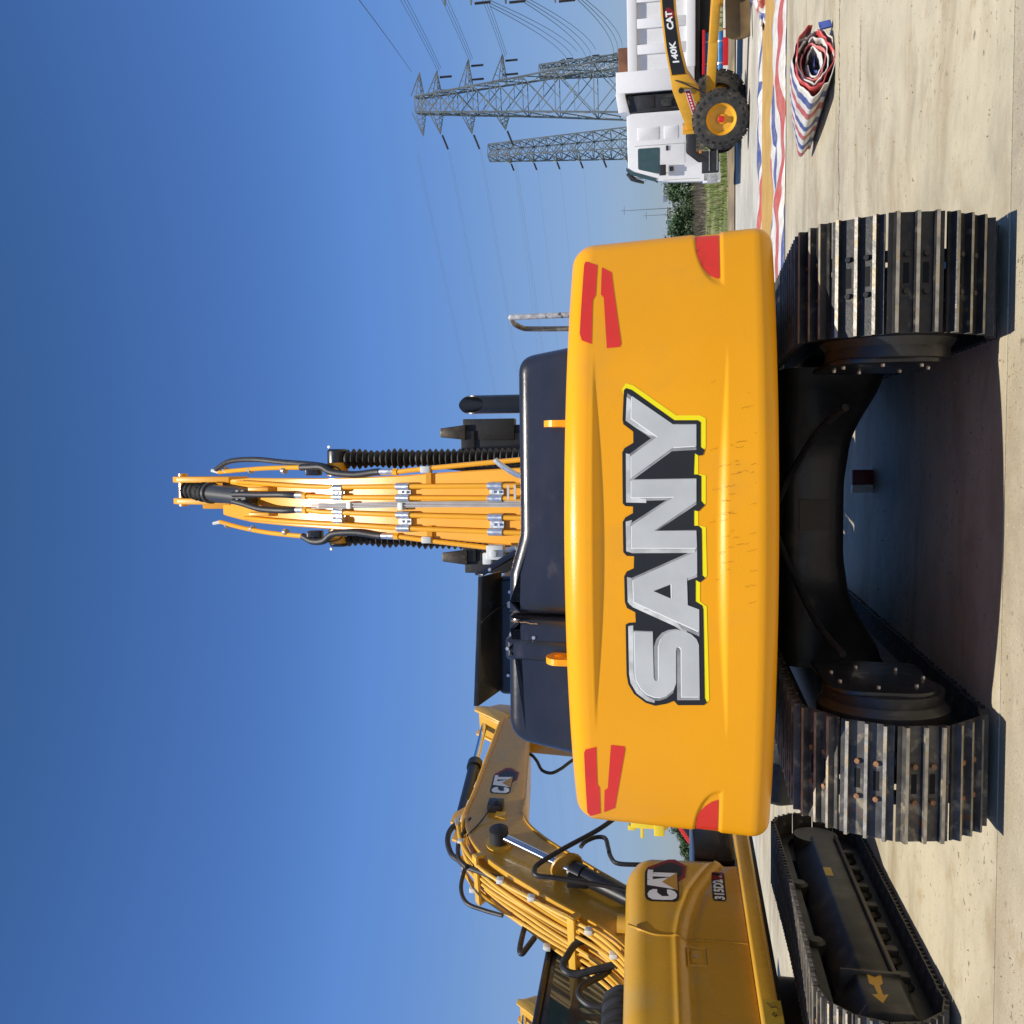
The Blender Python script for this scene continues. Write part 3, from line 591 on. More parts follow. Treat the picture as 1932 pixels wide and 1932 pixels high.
    # ---------------- engine hood of black plastic
    def shell(prof, y0, y1, r, mt, name, lean=0.0, parent=T):
        """silhouette in (x, z) extruded forward with a rounded rear edge"""
        b = MB(); n = len(prof); rings = []
        for k in range(6):
            a = math.pi / 2 * k / 5; q = offset_poly(prof, -r * (1 - math.sin(a)) if k < 5 else 0); rings.append([(x, y0 + r * (1 - math.cos(a)) + lean * (z - 2.2), z) for x, z in q])
        rings.append([(x, y1, z) for x, z in prof])
        vs = [p for rg in rings for p in rg]; m_ = len(rings)
        b.add(vs, [(j * n + i, j * n + (i + 1) % n, (j + 1) * n + (i + 1) % n, (j + 1) * n + i) for j in range(m_ - 1) for i in range(n)] + [tuple(range(n)), tuple(reversed(range((m_ - 1) * n, m_ * n)))])
        return b.build(name, mt, parent, smooth=40)
    def rounded(pts, rads, seg=7):
        outp = []; n = len(pts)
        for i in range(n):
            p0, p1, p2 = Vector(pts[i - 1]), Vector(pts[i]), Vector(pts[(i + 1) % n]); r_ = rads[i]
            if r_ <= 0: outp.append(tuple(p1)); continue
            d0 = (p0 - p1).normalized(); d1 = (p2 - p1).normalized(); an = d0.angle(d1); t_ = min(r_ / math.tan(an / 2), (p0 - p1).length * .49, (p2 - p1).length * .49)
            a, c = p1 + d0 * t_, p1 + d1 * t_
            for k in range(seg + 1):
                t = k / seg; outp.append(tuple(a * (1 - t) ** 2 + p1 * 2 * t * (1 - t) + c * t * t))
        return outp
    # right two thirds and the higher left part, parted by an open gap
    pr = rounded([(-0.432, 2.18), (1.07, 2.18), (1.015, 2.53), (0.02, 2.53), (-0.20, 2.595), (-0.432, 2.60)], [0, 0, .11, .2, .2, 0.01])
    shell(pr, -2.50, -0.95, 0.07, M['hood'], 'engine_cover', lean=0.10)
    pl = rounded([(-1.235, 2.18), (-0.446, 2.18), (-0.446, 2.60), (-1.165, 2.605)], [0, 0, .01, .16])
    shell(pl, -2.50, -0.95, 0.07, M['hood'], 'engine_cover', lean=0.10)
    pz = rounded([(-0.705, 2.18), (-0.57, 2.18), (-0.565, 2.618), (-0.695, 2.618)], [0, 0, .03, .03])
    shell(pz, -2.522, -0.95, 0.05, M['hood'], 'cover_rib', lean=0.10)
    b = MB(); bolts(b, [(-0.55, -2.44, 2.585), (-0.625, -2.475, 2.60), (-0.56, -2.47, 2.45)], (0, -1, 0), 0.011, 0.014, 10); b.build('cover_bolt', M['zinc'], T)
    b = MB()
    for k in range(7): x = -0.47 + .004 * rnd.random(); b.bar((x - .012 * k * .2, -2.498 + .10 * (2.58 - .022 * k - 2.2), 2.58 - .022 * k), (x - .012 * (k + 1) * .2 + rnd.uniform(-.004, .004), -2.498 + .10 * (2.56 - .022 * k - 2.2), 2.56 - .022 * k), 0.004, 0.004)
    b.build('scratch', mat('scratch_tan', (0.42, 0.27, 0.15), 0.7), T)
    # body sides and decks under the hood (mostly hidden by the counterweight)
    for s in (-1, 1):
        b = MB(); b.box(s * 1.50 - 0.025, s * 1.50 + 0.025, -1.66, 1.15, 1.25, 2.16); d_ = b.build('side_door', M['orange'], T, bevel=0.02)
        b = MB(); b.box(s * 1.52 - 0.02 + s * .02, s * 1.52 + 0.02 + s * .02, -0.3, -0.2, 1.6, 1.68); b.build('door_handle', M['black'], d_)
    b = MB(); b.box(-1.44, 1.44, -1.66, 1.4, 1.12, 1.24); b.box(-1.44, 1.44, -1.6, 1.1, 2.13, 2.17); b.build('upper_frame', M['dusty'], T, bevel=0.02)
    # exhaust stack, slash cut
    b = MB(); n = 24; x0, y0, r = 0.805, -1.45, 0.062; vs = []
    for z_, rr in ((2.4, r),): vs += [(x0 + rr * math.cos(2 * math.pi * i / n), y0 + rr * math.sin(2 * math.pi * i / n), z_) for i in range(n)]
    top = lambda i: 3.02 + 0.065 * math.sin(2 * math.pi * i / n) * 1.5
    vs += [(x0 + r * math.cos(2 * math.pi * i / n), y0 - 0.03 + r * math.sin(2 * math.pi * i / n), top(i)) for i in range(n)]
    vs += [(x0 + .86 * r * math.cos(2 * math.pi * i / n), y0 - 0.03 + .86 * r * math.sin(2 * math.pi * i / n), top(i)) for i in range(n)]
    vs += [(x0 + .86 * r * math.cos(2 * math.pi * i / n), y0 + .86 * r * math.sin(2 * math.pi * i / n), 2.6) for i in range(n)]
    b.add(vs, [(j * n + i, j * n + (i + 1) % n, (j + 1) * n + (i + 1) % n, (j + 1) * n + i) for j in range(3) for i in range(n)]); b.build('exhaust_pipe', M['black'], T, smooth=50)
    # right handrail wrapped in film
    M['wrap'] = mat('foil_wrapped_rail', (0.55, 0.55, 0.54), 0.35, metal=0.3, var=0.3, vs=22, bump=0.004, bs=60, col2=(0.12, 0.11, 0.09), m2=(0.60, 0.68), s2=18)
    M['wrapd'] = mat('shaded_wrapped_rail', (0.20, 0.175, 0.14), 0.5, var=0.4, vs=20, bump=0.003, bs=60)  # same rail beyond its sunlit half, the shade put into a darker colour
    b = MB(); b.tube([(1.40, -1.30, 2.2), (1.40, -1.29, 2.72), (1.40, -1.25, 2.78), (1.39, -1.05, 2.80)], 0.020, 10, 3); b.build('handrail', M['wrap'], T)
    b = MB(); b.tube([(1.39, -1.04, 2.80), (1.385, -0.86, 2.78), (1.38, -0.80, 2.70), (1.37, -0.78, 2.2)], 0.019, 10, 3); b.build('handrail', M['wrapd'], T)
    # ---------------- cab at the left front, its roof guard showing above the hood
    cab = MB(); cab.box(-1.46, -0.50, -0.35, 1.45, 2.15, 3.09); cab.box(-1.46, -0.50, -0.30, 1.5, 1.24, 2.15); c = cab.build('cab', M['black'], T, bevel=0.05, seg=3)
    for (xa_, xb_, ya, yb, za, zb2) in ((-1.38, -0.58, -0.358, -0.352, 2.3, 2.88), (-1.468, -1.461, -0.2, 1.2, 2.1, 2.9), (-0.499, -0.492, -0.2, 1.2, 2.1, 2.9), (-1.36, -0.6, 1.502, 1.508, 1.9, 2.9)):
        b = MB(); b.box(xa_, xb_, ya, yb, za, zb2); b.build('cab_window', M['glass'], c)
    b = MB(); b.prism([(-1.50, 3.245), (-0.475, 3.195), (-0.475, 3.155), (-1.50, 3.205)], (0, -0.56, 0), (1, 0, 0), (0, 0, 1), (0, 0.02, 0))
    b.hexa([(-1.50, -0.56, 3.205), (-0.475, -0.56, 3.155), (-0.46, -0.33, 3.05), (-1.42, -0.33, 3.06), (-1.50, -0.56, 3.223), (-0.475, -0.56, 3.173), (-0.46, -0.33, 3.07), (-1.42, -0.33, 3.08)])
    b.hexa([(-0.475, -0.56, 3.155), (-0.455, -0.56, 3.155), (-0.285, -0.42, 2.86), (-0.305, -0.42, 2.86), (-0.475, -0.50, 3.235), (-0.455, -0.50, 3.235), (-0.235, -0.36, 2.86), (-0.255, -0.36, 2.86)])
    b.build('roof_guard', M['black'], T, bevel=0.006)
    b = MB(); bolts(b, [(-0.42, -0.56, 3.10), (-0.27, -0.46, 2.90), (-1.29, -0.37, 3.0), (-0.62, -0.37, 2.98), (-0.55, -0.37, 2.9)], (0, -1, 0), 0.014, 0.016, 8); b.build('guard_bolt', M['zinc'], T)
    b = MB(); b.tube([(-0.72, -0.36, 2.985), (-0.74, -0.5, 3.06), (-0.80, -0.75, 3.13)], 0.005, 6, 4); b.build('aerial', M['rubber'], T)
    b = MB(); b.cyl((-0.72, -0.36, 2.97), (-0.72, -0.39, 2.98), 0.028, n=10); b.build('aerial_base', M['wht'], T)

    # ---------------- boom: wide plate facing back
    path = [(.20, 1.9), (.42, 2.7), (.62, 3.5), (.80, 4.2), (.95, 4.65), (1.13, 5.1), (1.42, 5.65), (1.85, 6.25), (2.40, 6.85)]
    hw = [.40, .365, .325, .28, .262, .25, .245, .24, .20]; dp = [.42, .62, .74, .80, .82, .80, .74, .62, .40]
    pp = catmull([Vector((0, y, z)) for y, z in path], 6); nP = len(pp)
    def ip(arr, t): i = min(len(arr) - 2, int(t)); return lerp(arr[i], arr[i + 1], t - i)
    def bfr(t):                                                     # boom frame at parameter 0..8: back-plate centre, outward (rear) normal, tangent
        t = max(0, min(8, t)); i = min(nP - 2, int(t * 6)); p = pp[i].lerp(pp[i + 1], t * 6 - i); a = pp[max(0, i - 1)]; c_ = pp[min(nP - 1, i + 2)]; tg = (c_ - a).normalized()
        return p, Vector((0, -tg.z, tg.y)), tg
    b = MB(); rings = []
    for i in range(nP):
        t = i / 6; p, n_, tg = bfr(t); h_ = ip(hw, min(t, 7.999)); d_ = ip(dp, min(t, 7.999))
        rings += [p + Vector((-h_, 0, 0)), p + Vector((h_, 0, 0)), p + Vector((h_ - .03, 0, 0)) - n_ * d_, p + Vector((-h_ + .03, 0, 0)) - n_ * d_]
    b.add(rings, [(4 * i + k, 4 * i + (k + 1) % 4, 4 * (i + 1) + (k + 1) % 4, 4 * (i + 1) + k) for i in range(nP - 1) for k in range(4)] + [(0, 1, 2, 3), tuple(4 * (nP - 1) + k for k in (3, 2, 1, 0))])
    boom = b.build('boom', M['boomy'], T, bevel=0.012, seg=1)
    bp = lambda t, x, lift=0.0: (lambda q: q[0] + Vector((x, 0, 0)) + q[1] * lift)(bfr(t))
    # four long pipes on the back plate
    for xs, t1, xe in ((.175, 7.2, .20), (.072, 5.35, .075), (-.085, 5.35, -.07), (-.205, 7.0, -.20)):
        b = MB(); n_ = 40; t0 = .9; pts = []
        for k in range(n_ + 1):
            t = lerp(t0, t1, k / n_); x = xs * lerp(1.15, 0.95, min(1, t / 4.5)) + (xe - xs) * sst(5, t1, t); pts.append(bp(t, x, .055))
        b.tube(pts, 0.0225, 10); b.build('boom_pipe', M['boomy'], boom)
    # clamps holding pairs of pipes
    def clamp(t, x0, x1, half=0.07):
        b = MB()
        for x in (x0, x1):
            sec = []
            for k in range(11): a = math.pi * k / 10; sec.append((x + .036 * math.cos(a), .05 + .036 * math.sin(a) if 0 < k < 10 else 0.0))
            (p0, n0, t0) = bfr(t); b.prism(sec, p0 - t0 * half, (1, 0, 0), n0, t0 * 2 * half)
        xm0, xm1 = sorted((x0, x1)); (p0, n0, t0) = bfr(t); b.prism([(xm0 + .03, .0), (xm0 + .03, .032), (xm1 - .03, .032), (xm1 - .03, 0)], p0 - t0 * half * .96, (1, 0, 0), n0, t0 * 2 * half * .96)
        c_ = b.build('pipe_clamp', M['zinc'], boom, smooth=40)
        b = MB(); xm = (x0 + x1) / 2
        for q in (-.3, .3): p_ = p0 + Vector((xm, 0, 0)) + n0 * .032 + t0 * half * q * 1.2; b.cyl(p_, p_ + n0 * .02, .013, .012, 6)
        b.build('clamp_bolt', M['zinc'], c_)
    for t in (1.68, 2.95):
        f = lerp(1.15, .95, t / 4.5); clamp(t, .072 * f, .175 * f); clamp(t, -.205 * f, -.085 * f)
    for s in (1, -1): clamp(4.55, s * .072, s * .155, 0.06)
    # electric cable bundle up the middle with small brackets
    b = MB()
    for j in range(4): b.tube([bp(t, .012 + .018 * math.sin(1.2 + t * .5) - .012 * t * .6 + .014 * j - .01, .05 + .008 * (j % 2)) for t in [0.9 + .15 * k for k in range(30)]], 0.006, 6)
    b.build('cable_bundle', M['cable'], boom)
    for t in (2.95, 4.2):
        b = MB(); p0, n0, t0 = bfr(t); b.prism([(-.035, 0), (-.035, .075), (.035, .075), (.035, 0)], p0 + Vector((-.005, 0, 0)), (1, 0, 0), n0, t0 * .05); b.build('cable_bracket', M['wht'], boom, bevel=.004)
    # outer pipes on stand-off brackets, silver ferrules and long black hoses
    for s, xo in ((1, .36), (-1, -.335)):
        b = MB(); pts = [bp(lerp(.7, 3.08, k / 14), xo * lerp(1.28, .87, k / 14), .02) for k in range(15)]; b.tube(pts, .023, 10); b.build('boom_pipe', M['boomy'], boom)
        e = pts[-1]; p0, n0, t0 = bfr(3.15)
        b = MB(); b.cyl(e, e + t0 * .05, .033, n=6); b.build('pipe_collar', M['boomy'], boom)
        b = MB(); b.cyl(e + t0 * .05, e + t0 * .20, .030, .028, 10); b.build('hose_ferrule', M['zinc'], boom)
        hx = [bp(3.65, xo * .86, .02), bp(4.15, xo * .80, .035), bp(4.7, xo * .86, .055), bp(4.95, xo * (1.0 if s > 0 else 1.08), .06), bp(5.25, xo * (1.0 if s > 0 else 1.12), .05), bp(5.5, xo * .99, .04)]
        b = MB(); b.tube([e + t0 * .2] + hx, .034, 12, 8); b.build('hydraulic_hose', M['hose'], boom)
        b = MB(); pe = [bp(5.5, xo * .99, .04), bp(6.3, xo * .97, .05), bp(7.1, xo * .90, .06), bp(7.9, xo * .82, .05)]; b.tube(pe, .024, 10, 4); b.build('boom_pipe', M['boomy'], boom)
        b = MB(); b.cyl(pe[-1], pe[-1] + Vector((s * .02, .02, .10)), .022, .02, 8); b.build('pipe_end', M['wht'], boom)
        for t in (2.6,):
            q = bp(t, xo * .93, .02); b = MB(); b.bar(q + Vector((-s * .13, .01, -.02)), q + Vector((0, .01, -.02)), .05, .05); b.build('pipe_bracket', M['boomy'], boom)
            b = MB(); b.box(q.x - .03, q.x + .03, q.y - .045, q.y + .035, q.z - .04, q.z + .05); b.build('pipe_block', M['wht'], boom, bevel=.006)
        for t in (5.9, 6.8, 7.6):
            q = bp(t, xo * .9, .05); b = MB(); b.lathe([(-.02, .034), (.02, .034)], q, bfr(t)[2], 12); b.build('pipe_clamp', M['zinc'], boom)
    b = MB(); b.tube([bp(7.8, .33, .10), bp(7.2, .42, .14), bp(6.5, .44, .12), bp(5.9, .41, .05), bp(5.2, .38, -.02), bp(4.9, .34, -.05)], .028, 10, 6); b.build('hydraulic_hose', M['hose'], boom)
    # centre hoses to the arm cylinder
    for s, xs in ((1, .075), (-1, -.07)):
        e = bp(5.35, xs, .055); p0, n0, t0 = bfr(5.35)
        b = MB(); b.cyl(e, e + t0 * .05, .034, n=6); b.build('pipe_collar', M['boomy'], boom)
        b = MB(); b.cyl(e + t0 * .05, e + t0 * .17, .032, .03, 10); b.build('hose_ferrule', M['zinc'], boom)
        b = MB(); b.tube([e + t0 * .17, bp(5.85, xs * 1.1, .11), bp(6.35, xs * 1.0, .14), bp(6.75, xs * .7 + .02, .16), bp(7.0, xs * .5 + .03, .18)], .032, 12, 8); b.build('hydraulic_hose', M['hose'], boom)
    # arm cylinder lying on top of the boom, gaitered rod
    ca, cb = Vector((.03, 1.70, 6.12)), Vector((.085, 2.50, 7.36)); d_ = (cb - ca).normalized()
    b = MB(); Lc = (cb - ca).length; b.lathe([(0, .06), (.03, .095), (Lc * .60, .098), (Lc * .60, .122), (Lc * .63, .122), (Lc * .63, .08)], ca, d_, 28); cyl_ = b.build('arm_cylinder', mat('charcoal_cylinder', (.05, .052, .058), .4, var=.12, vs=5, coat=.1), T, smooth=40)
    b = MB(); b.lathe([(0, .095)] + [(.02 + .024 * k, (.108 if k % 2 else .09) * (1 + .08 * math.sin(k * 1.7))) for k in range(20)] + [(.50, .07)], ca + d_ * Lc * .63, d_, 26); b.build('rod_gaiter', mat('crumpled_black_gaiter', (.012, .012, .012), .75, var=.3, vs=14, bump=.02, bs=22), cyl_, smooth=60)
    q = ca + d_ * Lc * .1; b = MB()
    for s in (1, -1):
        for (i, j) in ((0, 0), (0, 1), (1, 0), (1, 1)): p_ = q + Vector((s * .045 + (i - .5) * .045, -.105, j * .06)); b.cyl(p_, p_ + Vector((0, -.02, -.004)), .014, n=8)
    b.build('flange_bolt', M['wht'], cyl_)
    b = MB()
    for s in (1, -1): b.prism([(.0, .0), (.35, .02), (.36, .14), (.28, .2), (.05, .10)], bp(6.2, s * .13 - .02, -.02), bfr(6.4)[2], bfr(6.4)[1], (.04, 0, 0))
    b.build('cylinder_lug', M['boomy'], boom, bevel=.008)['kind'] = 'stuff'
    b = MB()
    for s in (1, -1): b.prism(rounded([(-.45, -.34), (.10, -.30), (.42, -.06), (.42, .12), (.26, .14), (-.45, -.08)], [0, .1, .08, .08, .05, 0]), Vector((.085 + s * .125 - .035, 2.36, 7.10)), Vector((0, .5, .87)), Vector((0, -.87, .5)), (.07, 0, 0))
    b.build('arm_head_plate', M['boomy'], T, bevel=.01)
    b = MB(); q = cb + d_ * .06; b.cyl(q - Vector((.19, 0, 0)), q + Vector((.19, 0, 0)), .055, n=16); b.build('arm_head_pin', M['boomy'], T)
    # work lamps beside the boom
    for s in (1, -1):
        q = bp(5.0, s * .33, -.1); b = MB(); b.box(q.x - .055, q.x + .055, q.y - .06, q.y + .05, q.z + .12, q.z + .26); b.build('work_lamp', M['black'], boom, bevel=.012)
        b = MB(); b.tube([(q.x, q.y - .05, q.z + .2), (q.x + s * .05, q.y - .12, q.z + .1), (q.x + s * .02, q.y - .1, q.z - .1), (q.x - s * .1, q.y - .08, q.z - .16)], .007, 6, 5); b.build('lamp_cable', M['rubber'], boom)
    # boom cylinders with black bellows on both sides
    for s, xo in ((1, .435), (-1, -.335)):
        a = Vector((s * .43, 1.35, 1.75)); e = Vector((xo, 1.28, 5.02)); L_ = (e - a).length; d_ = (e - a).normalized(); side = d_.orthogonal()
        b = MB(); b.cyl(a, a + d_ * .95, .10, n=20); b.build('boom_cylinder', M['black'], T)
        pr_ = [(.9, .10)]; nb = 38
        for k in range(nb):
            h0 = .92 + (L_ - 1.00) * k / nb; sag_ = 1 + .10 * math.sin(k * .9 + s) * (k > nb * .6); pr_ += [(h0, .060), (h0 + (L_ - 1.00) / nb * .5, .094 * sag_)]
        b = MB(); b.lathe(pr_ + [(L_ - .08, .07)], a, d_, 22, caps=False); b.build('cylinder_bellows', M['rubber'], T, smooth=25)
        b = MB(); b.lathe([(-.02, .085), (.0, .1), (.16, .1), (.18, .085)], e + Vector((-.08 if s > 0 else -.08, 0, .0)) , (1, 0, 0), 22); b.build('cylinder_eye', M['black'], T, bevel=.004)
        b = MB(); b.cyl(Vector((s * .27, e.y, e.z)), Vector((s * .40, e.y, e.z)), .105, n=22); b.build('pin_boss', M['boomy'], boom)
        b = MB(); q = e + Vector((s * .12, -.085, .05)); bolts(b, [q], (0, -1, .3), .016, .015, 8); b.build('pin_bolt', M['wht'], boom)
    # arm hanging down out of sight behind the boom, bucket curled up behind it
    b = MB(); b.hexa([(-.15, 2.72, 7.28), (.2, 2.72, 7.28), (.2, 3.05, 7.28), (-.15, 3.05, 7.28), (-.17, 3.15, 4.3), (.17, 3.15, 4.3), (.17, 3.45, 4.3), (-.17, 3.45, 4.3)]); b.build('arm', M['boomy'], T, bevel=.015)
    M['tooth'] = mat('worn_bucket_tooth', (.055, .045, .035), .5, metal=.4, var=.4, vs=9, col2=(.25, .22, .18), m2=(.6, .75), s2=8)
    M['bucketb'] = mat('black_bucket_paint', (.014, .013, .012), .5, var=.3, vs=5, bump=.002, bs=30, col2=(.05, .045, .035), m2=(.6, .8), s2=6)
    bk = MB(); xb0, xb1 = -.72, .70
    for x in (xb0, xb1): bk.prism([(2.75, 4.10), (2.78, 3.2), (3.0, 2.75), (3.45, 2.6), (3.85, 2.85), (3.95, 3.4), (3.75, 4.0), (3.3, 4.25)], (x - .025, 0, 0), (0, 1, 0), (0, 0, 1), (.05, 0, 0))
    bk.prism([(2.72, 4.12), (2.75, 3.2), (2.98, 2.72), (3.45, 2.56), (3.88, 2.82), (3.98, 3.4), (3.94, 3.41), (3.84, 2.87), (3.45, 2.62), (3.02, 2.77), (2.80, 3.2), (2.77, 4.12)], (xb0, 0, 0), (0, 1, 0), (0, 0, 1), (xb1 - xb0, 0, 0))
    bk.box(xb0 - .03, xb1 + .03, 2.70, 2.79, 4.0, 4.16)
    for s, x in ((-1, xb0), (1, xb1)): bk.box(x - .12 + s * .04, x + .12 + s * .04, 2.72, 2.86, 3.55, 4.14); bk.box(x - .05, x + .09, 2.76, 2.92, 3.0, 3.6)
    bucket = bk.build('bucket', M['bucketb'], T, bevel=.012); bucket.location.z = -.06
    for i in range(5):
        x = lerp(xb0 + .02, xb1 + .01, i / 4); b = MB()
        b.hexa([(x - .085, 2.67, 4.10), (x + .085, 2.67, 4.10), (x + .085, 2.83, 4.10), (x - .085, 2.83, 4.10), (x - .05, 2.70, 4.40), (x + .05, 2.70, 4.40), (x + .05, 2.74, 4.40), (x - .05, 2.74, 4.40)]); b.build('bucket_tooth', M['tooth'], bucket, bevel=.012)
    # white swivel valve and grease lines at the boom foot
    b = MB(); q = Vector((-.375, .40, 3.22)); b.box(q.x - .075, q.x + .05, q.y - .06, q.y + .06, q.z - .05, q.z + .10); b.cyl(q + Vector((-.02, -.06, .03)), q + Vector((-.02, -.10, .03)), .032, n=12); b.box(q.x - .12, q.x - .02, q.y - .03, q.y + .03, q.z + .06, q.z + .14); b.cyl(q + Vector((.0, 0, -.05)), q + Vector((.03, 0, -.16)), .022, n=10); b.build('swivel_valve', M['wht'], T, bevel=.008)
    b = MB(); b.tube([(.42, .30, 3.22), (.37, .28, 3.16), (.29, .26, 3.02), (.24, .26, 2.85)], .024, 10, 4); b.build('steel_elbow', M['zinc'], T)
    for k in range(3):
        b = MB(); z_ = 3.13 - .06 * k; b.bar((.07, .40, z_), (.20, .40, z_), .02, .018); b.build('grease_line', M['wht'], T)

    # ---------------- undercarriage
    sh_r = track_shoe_mesh('track_shoe', 0.59, 0.268, [M['shoe_black'], M['boltblack'], M['slot'], M['shoe_edge']])
    sh_l = track_shoe_mesh('track_shoe', 0.60, 0.268, [M['shoe'], M['boltrust'], M['slot'], M['shoe_edge']])
    for s, xc, sh, ph in ((1, 1.345, sh_r, .35), (-1, -1.225, sh_l, .62)):
        make_track(T, xc, 2.2, 0.51, 44, sh, ph)
        b = MB(); b.prism([(-1.75, .30), (1.75, .30), (1.75, .55), (1.2, .74), (-1.3, .74), (-1.75, .6)], (xc - .2, 0, 0), (0, 1, 0), (0, 0, 1), (.4, 0, 0)); b.build('track_frame', M['dusty'], T, bevel=.015)
        # travel motor drum with bolted cover, rear
        xi = xc - s * .25
        b = MB(); b.lathe([(0, .35), (.34, .35), (.38, .32), (.44, .32), (.45, .30)], (xc + s * .05, -2.2, .53), (-s, 0, 0), 40); fd = b.build('final_drive', M['black_belly'], T, smooth=30)
        b = MB(); b.prism(rounded([(-.30, -.24), (.45, -.26), (.50, .34), (-.28, .32)], [.2, .05, .05, .2]), (xc - s * .39, -2.2, .52), (0, 1, 0), (0, 0, 1), (-s * .03, 0, 0)); b.build('motor_cover', M['black'], fd, bevel=.008)
        b = MB(); bolts(b, [(xc - s * .42, -2.2 + .25 * math.cos(a) + .04, .55 + .25 * math.sin(a)) for a in [.3 + 2 * math.pi * k / 7 for k in range(7)]], (-s, 0, 0), .011, .014, 6); b.build('cover_bolt', M['zinc'], fd)
        b = MB(); b.lathe([(-.05, .40), (.05, .40)], (xc, 2.2, .51), (1, 0, 0), 32); b.build('idler_wheel', M['dusty'], T)
        for k in range(8): b = MB(); b.lathe([(-.13, .06), (-.1, .09), (-.05, .09), (-.04, .07), (.04, .07), (.05, .09), (.1, .09), (.13, .06)], (xc, -1.5 + k * .43, .24), (1, 0, 0), 16); b.build('track_roller', M['dusty'], T)
    def undercar(u, v):                                             # belly of the frame: a rounded beam arching down to both track frames
        x = lerp(-1.04, 1.04, u); a = 2 * math.pi * v; q = abs(x) / 1.04
        zb = .53 - .04 * sst(.2, .55, q) - .25 * sst(.45, 1.0, q); zt = .97; hy = lerp(1.05, .90, sst(.35, .95, q)); zc, hz = (zb + zt) / 2, (zt - zb) / 2
        f = lambda t: math.copysign(abs(t) ** .28, t)
        return Vector((x, hy * f(math.cos(a)), zc + hz * f(math.sin(a))))
    b = MB(); b.grid(lambda u, v: undercar(u, v), 40, 40); b.build('car_body', M['black_belly'], T, smooth=60)
    for s in (1, -1):
        b = MB(); b.bar((s * .45, .62, .62), (s * 1.06, 1.30, .46), .22, .30); b.build('frame_leg', M['black_belly'], T, bevel=.04)
        b = MB(); b.tube([(s * .12, -.95, .98), (s * .35, -1.15, .90), (s * .6, -1.6, .80), (s * .72, -1.95, .70)], .022, 8, 6); b.build('travel_hose', M['hose'], T)
    b = MB(); bolts(b, [(.68 * math.cos(a), .68 * math.sin(a), .925) for a in [2 * math.pi * k / 36 for k in range(36)]], (0, 0, -1), .02, .03); o = b.build('ring_bolt', M['zinc'], T); o['kind'] = 'stuff'
    b = MB(); b.box(-.06, .14, -1.065, -1.045, .66, .85); b.build('inspection_plate', mat('bare_primer_plate', (.05, .042, .032), .6), T)
    b = MB(); b.lathe([(0, .72), (.1, .72), (.1, .66), (.2, .66)], (0, 0, .94), (0, 0, 1), 40); b.build('slewing_ring', M['dusty'], T, smooth=30)
    return T
big = big_excavator()
b = MB(); b.box(-.055, .055, -.04, .04, 0, .17); t = thing('marker_block', 'dark red and white block standing on the concrete in the shade beneath the big excavator', 'block', (0.26, 8.75, 0))
b = MB(); b.box(-.02, .11, -.04, .04, 0, .17); b.build('red_half', mat('dark_red_paint', (.16, .01, .015), .5), t, bevel=.004)
b = MB(); b.box(-.09, -.021, -.04, .04, 0, .17); b.build('white_half', M['wht'], t, bevel=.004)

for o in bpy.data.objects:
    if o.type == 'MESH' and o.name.split('.')[0] in ('cover_bolt', 'guard_bolt', 'clamp_bolt', 'flange_bolt', 'handwriting', 'pipe_clamp'): o['kind'] = 'stuff'
# ================================================================ smaller yellow excavators parked to the left
def cat_letters():
    C = [(.36,.66),(.36,.80),(.30,.92),(.20,.98),(.10,.95),(.03,.82),(.02,.5),(.03,.18),(.10,.05),(.20,.02),(.30,.08),(.36,.22),(.36,.34),(.25,.34),(.25,.24),(.215,.17),(.17,.18),(.145,.28),(.14,.5),(.145,.74),(.17,.83),(.215,.84),(.25,.76),(.25,.66)]
    A = [(.37,.02),(.49,.98),(.66,.98),(.80,.02),(.66,.02),(.635,.2),(.53,.2),(.505,.02)]
    T_ = [(.675,.98),(1.01,.98),(1.01,.80),(.925,.80),(.925,.02),(.785,.02),(.785,.80),(.675,.80)]
    bg = [(-.03,.10),(.03,.0),(.12,-.05),(.66,-.05),(1.04,-.05),(1.04,1.03),(.95,1.06),(.12,1.06),(.02,1.0),(-.03,.86)]
    hexo = [(.64,-.05),(.80,-.28),(1.18,-.30),(1.42,.20),(1.41,.46),(1.10,1.02),(.9,1.06),(.9,0)]
    hexi = [(.80,-.05),(.86,-.17),(1.14,-.18),(1.30,.22),(1.29,.44),(1.06,.84),(.95,.84),(.95,0)]
    tri = [(.33,-.01),(.61,.50),(.95,-.01)]
    return C, A, T_, bg, hexo, hexi, tri
def cat_logo(parent, fn, M_):
    C, A, T_, bg, hexo, hexi, tri = cat_letters()
    lg = flat_sheet('logo_hexagon', M['maroon'], parent, fn, polys=[hexo], off=.001, step=.2, M=M_); lg['label'] = 'dark red hexagon emblem with white CAT lettering'
    flat_sheet('logo_backing', M['letterblack'], lg, fn, polys=[hexi], off=.0018, step=.2, M=M_)
    flat_sheet('logo_backing', M['letterblack'], lg, fn, polys=[bg], off=.0022, step=.2, M=M_)
    for p in (C, A, T_): flat_sheet('logo_letter', M['letterwhite'], lg, fn, polys=[p], off=.003, step=.2, M=M_)
    flat_sheet('logo_triangle', M['ochre'], lg, fn, polys=[tri], off=.0036, step=.2, M=M_)
